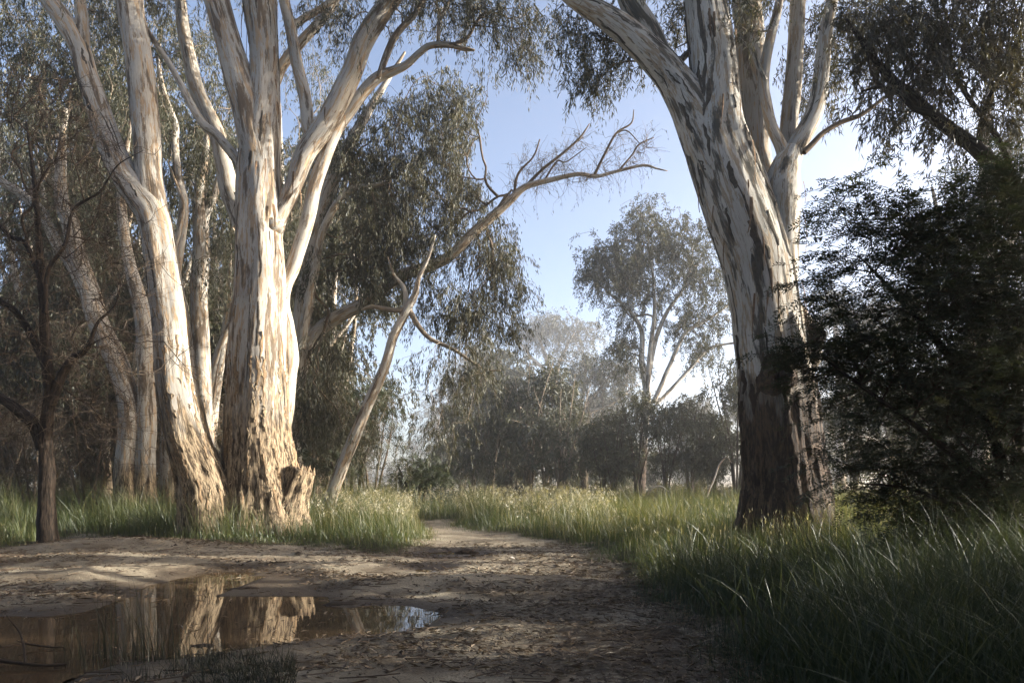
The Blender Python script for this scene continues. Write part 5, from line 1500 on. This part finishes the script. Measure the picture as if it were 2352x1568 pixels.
grass_object('tall_grass', M['grass_shade_toned'], [A_(nr & cool, 3), A_(~nr & cool, 2)], 'cool green long grass in the right foreground, shade put into its colour')

# coarse longer blades in the right foreground
P = sow(7000, 3.8, 13)
P = P[(veg_sd(P) < -0.4) & (P[:, 0] > 0.5)]
n_ = len(P)
grass_object('coarse_grass', M['grass_shade_toned'], [blades(P, rng.uniform(0.45, 0.95, n_), np.clip(rng.normal(0.6, 0.3, n_), 0.1, 1.3), rng.uniform(0.010, 0.020, n_), 4, np.clip(rng.normal(0.65, 0.3, n_), 0, 1))], 'coarse broad blades standing above the dark right hand grass')

# seeding stalks: wild oats on the far rise, foxtails by the massive gum
def seed_heads(P, h, kind):
    V, q, t, ti, tip, ld = blades(P, h, np.full(len(P), 0.22) * rng.uniform(0.4, 1.6, len(P)), np.full(len(P), 0.007), 2, np.full(len(P), 0.4))
    a = Acc()
    a.add(V, q, t, tint=ti)
    N = len(P)
    k = 9 if kind == 'oat' else 4
    s = rng.random((N, k, 1))
    if kind == 'oat':
        b = tip[:, None, :] - np.array([0, 0, 1.0]) * s * 0.22 + ld[:, None, :] * (0.12 * (1 - s)) + rng.normal(size=(N, k, 3)) * 0.025
        d = unit(ld[:, None, :] * 0.7 + np.array([0, 0, -0.8]) + rng.normal(size=(N, k, 3)) * 0.35)
        L, wd = 0.09, 0.015
    else:
        b = tip[:, None, :] - np.array([0, 0, 1.0]) * s * 0.08
        d = unit(np.array([0, 0, 1.0]) + ld[:, None, :] * 0.3 + rng.normal(size=(N, k, 3)) * 0.2)
        L, wd = 0.075, 0.010
    sd = unit(np.cross(d, rng.normal(size=(N, k, 3))))
    V = np.stack([b, b + d * L * 0.4 + sd * wd / 2, b + d * L, b + d * L * 0.4 - sd * wd / 2], 2).reshape(-1, 3)
    a.add(V, np.arange(len(V)).reshape(-1, 4), None, tint=np.repeat(np.clip(rng.normal(0.5, 0.25, N * k), 0, 1), 4))
    return a


P = sow(26000, 17.5, 31, 0.5)
vs = veg_sd(P)
m = (vs < -0.15) & (P[:, 0] > -5.6) & (P[:, 0] < 3.0) & (patch(P) > -0.35) & (rng.random(len(P)) < 0.22)
P = P[m]
tag(seed_heads(P, rng.uniform(0.75, 1.35, len(P)), 'oat').build('wild_oats', M['seed'], shade=False), 'pale drooping wild oats on the rise where the track bends', 'grass', None, 'stuff')
P = sow(2200, 9, 22)
m = (veg_sd(P) < -0.3) & (P[:, 0] > 0.5) & (P[:, 1] > 10.5)
P = P[m]
tag(seed_heads(P, rng.uniform(0.5, 0.85, len(P)), 'fox').build('foxtail_grass', M['seed'], shade=False), 'stiff pale seeding stalks in front of the massive gum', 'grass', None, 'stuff')

# short dark tufts in the near left corner and thin growth on the track
P = np.array([on_ground(px, py) for px, py in zip(rng.uniform(280, 680, 9000), rng.uniform(1500, 1660, 5000))])
P = P[(poly_sd(P, PUDDLE) > 0.03) & (fbm(np.column_stack([P * 2.2, P[:, :1] * 0]), 3, 95) > 0.12)]
n_ = len(P)
grass_object('grass_tufts', M['reed'], [blades(P, rng.uniform(0.05, 0.30, n_) * rng.uniform(0.4, 1, n_), np.clip(rng.normal(0.5, 0.25, n_), 0.05, 1.2), rng.uniform(0.004, 0.007, n_), 3, np.clip(rng.normal(0.4, 0.25, n_), 0, 1))], 'short dark grass on the near rim of the puddle')

# reeds standing in the puddle
def reeds(px, py, n, h0, h1, label, sx=0.28):
    c = on_ground(px, py)
    P = c + rng.normal(size=(n, 2)) * [sx, 0.22]
    a = Acc()
    V, q, t, ti, *_ = blades(P, rng.uniform(h0, h1, n), np.clip(rng.normal(0.14, 0.14, n), 0.01, 0.6), rng.uniform(0.006, 0.010, n), 4, np.clip(rng.normal(0.4, 0.25, n), 0, 1), np.full(n, -0.12))
    a.add(V - np.array([c[0], c[1], 0]), q, t, tint=ti)
    o = a.build('reed_clump', M['reed'], shade=False)
    o.location = (c[0], c[1], 0)
    return tag(o, label, 'reeds', 'reeds in the near puddle', 'stuff')


reeds(308, 1512, 150, 0.35, 1.02, 'tall dark reed clump standing in the near left of the puddle')
reeds(400, 1535, 70, 0.2, 0.6, 'shorter reed clump right of the tall reeds', 0.35)

# ------------------------------------------------------------------ fallen leaves and litter on the dirt
n_ = 82000
P = sow(n_, 4.0, 17.5, 0.8)
vs = veg_sd(P)
dens = 0.42 + 1.0 * fbm(np.column_stack([P * [0.8, 1.5], P[:, :1] * 0]), 3, 99) + 0.55 * smooth(-0.6, 1.2, P[:, 0]) * smooth(13, 8, P[:, 1]) + 0.35 * smooth(0.7, 0.0, vs)
keep = (vs > -0.3) & ((poly_sd(P, PUDDLE) > 0.02) | (rng.random(n_) < 0.08)) & (rng.random(n_) < dens)
P = P[keep]
z, _, wet = ground_z(P, True)
N = len(P)
L = rng.uniform(0.05, 0.15, N) * np.where(P[:, 1] < 9, 0.9, 1.1)
a = rng.uniform(0, 2 * math.pi, N)
d = np.stack([np.cos(a), np.sin(a), rng.normal(size=N) * 0.22], 1)
s = np.stack([-np.sin(a), np.cos(a), rng.normal(size=N) * 0.45], 1)
w = L * rng.uniform(0.10, 0.2, N)
B = np.column_stack([P, np.maximum(z, 0.0) + rng.uniform(0.004, 0.022, N)])
V = np.stack([B, B + d * (L * .45)[:, None] + s * (w / 2)[:, None] + np.array([0, 0, .008]), B + d * L[:, None], B + d * (L * .45)[:, None] - s * (w / 2)[:, None] + np.array([0, 0, .008])], 1).reshape(-1, 3)
ti = np.clip(rng.beta(1.2, 2.0, N), 0, 1)
me = build_mesh('leaf_litter', V, np.arange(len(V)).reshape(-1, 4), None, M['litter'], {'tint': np.repeat(ti, 4)}, False)
tag(link('leaf_litter', me), 'brown fallen gum leaves scattered over the muddy track', 'leaves', None, 'stuff')

# twigs and ribbons of bark on the track
P = sow(2600, 4.0, 17, 0.8)
P = P[(veg_sd(P) > -0.2) & (poly_sd(P, PUDDLE) > 0.05)]
z = ground_z(P)
N = len(P)
a = rng.uniform(0, 2 * math.pi, N)
Lt = rng.lognormal(-1.6, 0.5, N)
d = np.stack([np.cos(a), np.sin(a), np.zeros(N)], 1)
nb = np.stack([-np.sin(a), np.cos(a), np.zeros(N)], 1)
tt = np.linspace(-0.5, 0.5, 5)[None, :, None]
C = np.column_stack([P, z + 0.012])[:, None, :] + d[:, None, :] * Lt[:, None, None] * tt + nb[:, None, :] * (rng.normal(size=(N, 1, 1)) * 0.25 * Lt[:, None, None]) * (tt ** 2 - 0.1) + np.array([0, 0, 1.0]) * rng.random((N, 1, 1)) * 0.02
V, q = thin_tubes(C, np.repeat(rng.uniform(0.003, 0.008, (N, 1)), 5, 1))
tag(link('twig_litter', build_mesh('twig_litter', V, q, None, M['twig_brown'])), 'broken twigs lying about on the muddy track', 'twigs', None, 'stuff')

# crumbs of earth and bark
n_ = 16000
P = sow(n_, 4.0, 16.5, 0.8)
P = P[(veg_sd(P) > -0.1) & (poly_sd(P, PUDDLE) > 0.05) & (fbm(np.column_stack([P * [0.9, 2], P[:, :1] * 0]), 3, 101) > -0.1)]
z = ground_z(P)
N = len(P)
r = rng.lognormal(-4.4, 0.55, N)
u = np.array([[1, 0, 0], [0, 1, 0], [-1, 0, 0], [0, -1, 0], [0, 0, 0.8]], float)
V = np.column_stack([P, z])[:, None, :] + u[None] * (r[:, None] * rng.uniform(0.6, 1.5, (N, 5)))[:, :, None]
i0 = np.arange(N)[:, None] * 5
t = np.concatenate([i0 + np.array([[q, (q + 1) % 4, 4]]) for q in range(4)])
tag(link('soil_crumbs', build_mesh('soil_crumbs', V.reshape(-1, 3), None, t, M['mud'])), 'small crumbs of dark earth on the track', 'soil', None, 'stuff')


def clod(px, py, w, hgt, label, seed, z=0.0):
    c = on_ground(px, py, z)
    a = Acc()
    n, m = 26, 9
    th = np.linspace(0, 2 * math.pi, n, endpoint=False)
    V = []
    for q in range(m):
        ph = q / (m - 1) * math.pi / 2
        V.append(np.stack([np.cos(th) * math.cos(ph) * w, np.sin(th) * math.cos(ph) * w * 0.55, np.full(n, math.sin(ph) * hgt - 0.03)], 1))
    V = np.concatenate(V)
    V *= (1 + 0.45 * fbm(V * 9 + seed, 4, seed))[:, None]
    q = []
    for r0 in range(m - 1):
        for k in range(n): q.append((r0 * n + k, r0 * n + (k + 1) % n, (r0 + 1) * n + (k + 1) % n, (r0 + 1) * n + k))
    o = link('mud_clod', build_mesh('mud_clod', V, q, None, M['mud']))
    o.location = (c[0], c[1], gz(*c) if z else 0.0)
    return tag(o, label, 'clod', 'clods of dark mud by the puddles')


clod(558, 1351, 0.24, 0.06, 'long dark clod breaking the surface in the middle of the puddle', 3)
clod(617, 1358, 0.07, 0.05, 'small dark clod in the puddle beside the long one', 5)
clod(790, 1388, 0.28, 0.07, 'flat dark clod at the notch in the puddle rim', 9)
clod(1075, 1270, 0.30, 0.13, 'dark crumbly clod at the far small pool', 7)
clod(465, 1482, 0.13, 0.05, 'dark clod near the near rim of the puddle', 13)
clod(430, 1354, 0.30, 0.03, 'thin dark mud bar at the left end of the puddle', 15)

# ------------------------------------------------------------------ sticks
def stick(name, label, paths, mat, group=None):
    c = np.array(paths[0][0][:3])
    root = thing(name, label, 'stick', c, group)
    for n_, p in enumerate(paths):
        P, R, S = resample([q[:3] for q in p], [q[3] for q in p], 0.05)
        P = P + 0.012 * np.stack([noise(P * 5 + n_, q) for q in range(3)], 1)
        V, q, t, b = tube(P, R, S, 7)
        link('stem' if n_ == 0 else 'twig', build_mesh('stem' if n_ == 0 else 'twig', V - c, q, t, mat), root)
    return root


def gp(px, py, z, r):
    x, y = on_ground(px, py, z)
    return (x, y, z, r)


stick('fallen_stick', 'dark forked stick rising from the puddle at the left edge', [
    [gp(150, 1528, 0.02, 0.012), gp(70, 1524, 0.04, 0.016), gp(10, 1515, 0.06, 0.018), gp(-60, 1500, 0.1, 0.02)],
    [gp(60, 1524, 0.04, 0.012), gp(55, 1480, 0.16, 0.011), gp(45, 1450, 0.26, 0.009), gp(15, 1415, 0.38, 0.005)],
    [gp(50, 1478, 0.17, 0.009), gp(10, 1485, 0.2, 0.007), gp(-20, 1480, 0.24, 0.005)]], M['twig_dark'], 'sticks in the puddles')
stick('fallen_stick', 'short dark twig by the near left rim of the puddle', [[gp(148, 1486, 0.02, 0.006), gp(90, 1482, 0.03, 0.009), gp(60, 1478, 0.05, 0.011), gp(40, 1470, .08, .006)]], M['twig_dark'], 'sticks in the puddles')
stick('fallen_stick', 'small upright twig at the left of the far pool', [[gp(952, 1276, 0.03, 0.006), gp(945, 1268, 0.14, 0.008), gp(934, 1268, 0.15, 0.006), gp(925, 1264, 0.2, 0.004)]], M['twig_dark'], 'sticks in the puddles')

# broad leaved weed in the lit grass
c = on_ground(1437, 1262, 0.2)
c = np.array([c[0], c[1], gz(*c)])
wd = thing('broadleaf_weed', 'small broad leaved weed standing in the lit grass', 'plant', c)
P, R, S = resample([(0, 0, 0), (0.01, 0, 0.25), (0.0, 0.01, 0.5)], [0.006, 0.005, 0.003], 0.05)
V, q, t, b = tube(P, R, S, 6)
link('stem', build_mesh('stem', V, q, t, M['weed'], {'tint': np.full(len(V), .4)}), wd)
for k in range(9):
    a = k * 2.4
    l = 0.15
    z0 = 0.22 + 0.032 * k
    d = np.array([math.cos(a), math.sin(a), 0.45]); d /= np.linalg.norm(d)
    s = np.array([-math.sin(a), math.cos(a), 0])
    b = np.array([0, 0, z0])
    V = [b, b + d * l * .4 + s * .022, b + d * l * .75 + s * .016 - [0, 0, .01], b + d * l - [0, 0, .03], b + d * l * .75 - s * .016 - [0, 0, .01], b + d * l * .4 - s * .022]
    link('leaf', build_mesh('leaf', V, [(0, 1, 2, 3), (0, 3, 4, 5)], None, M['weed'], {'tint': np.full(6, .5)}), wd)

# ------------------------------------------------------------------ morning mist
hm = bpy.data.meshes.new('haze')
x0, x1, y0, y1, z0, z1 = -250.0, 250.0, -245.0, 420.0, -1.3, 50.0
hm.from_pydata([(x, y, z) for x in (x0, x1) for y in (y0, y1) for z in (z0, z1)], [], [(0, 1, 3, 2), (4, 6, 7, 5), (0, 4, 5, 1), (2, 3, 7, 6), (0, 2, 6, 4), (1, 5, 7, 3)])
m, nt, out = new_mat('morning_mist')
pv = nt.nodes.new('ShaderNodeVolumePrincipled')
pv.inputs['Color'].default_value = (0.96, 0.97, 0.98, 1)
pv.inputs['Density'].default_value = HAZE
pv.inputs['Anisotropy'].default_value = 0.6
nt.links.new(pv.outputs[0], out.inputs['Volume'])
hm.materials.append(m)
tag(link('haze', hm), 'pale morning mist hanging among the trees', 'mist', None, 'stuff')

# leaves, twigs and splinters past counting stay joined as one part of their tree
for o in bpy.data.objects:
    if o.parent is not None and o.name.split('.')[0] in ('foliage', 'fronds', 'branches', 'splinters', 'thin_foliage'):
        o['kind'] = 'stuff'
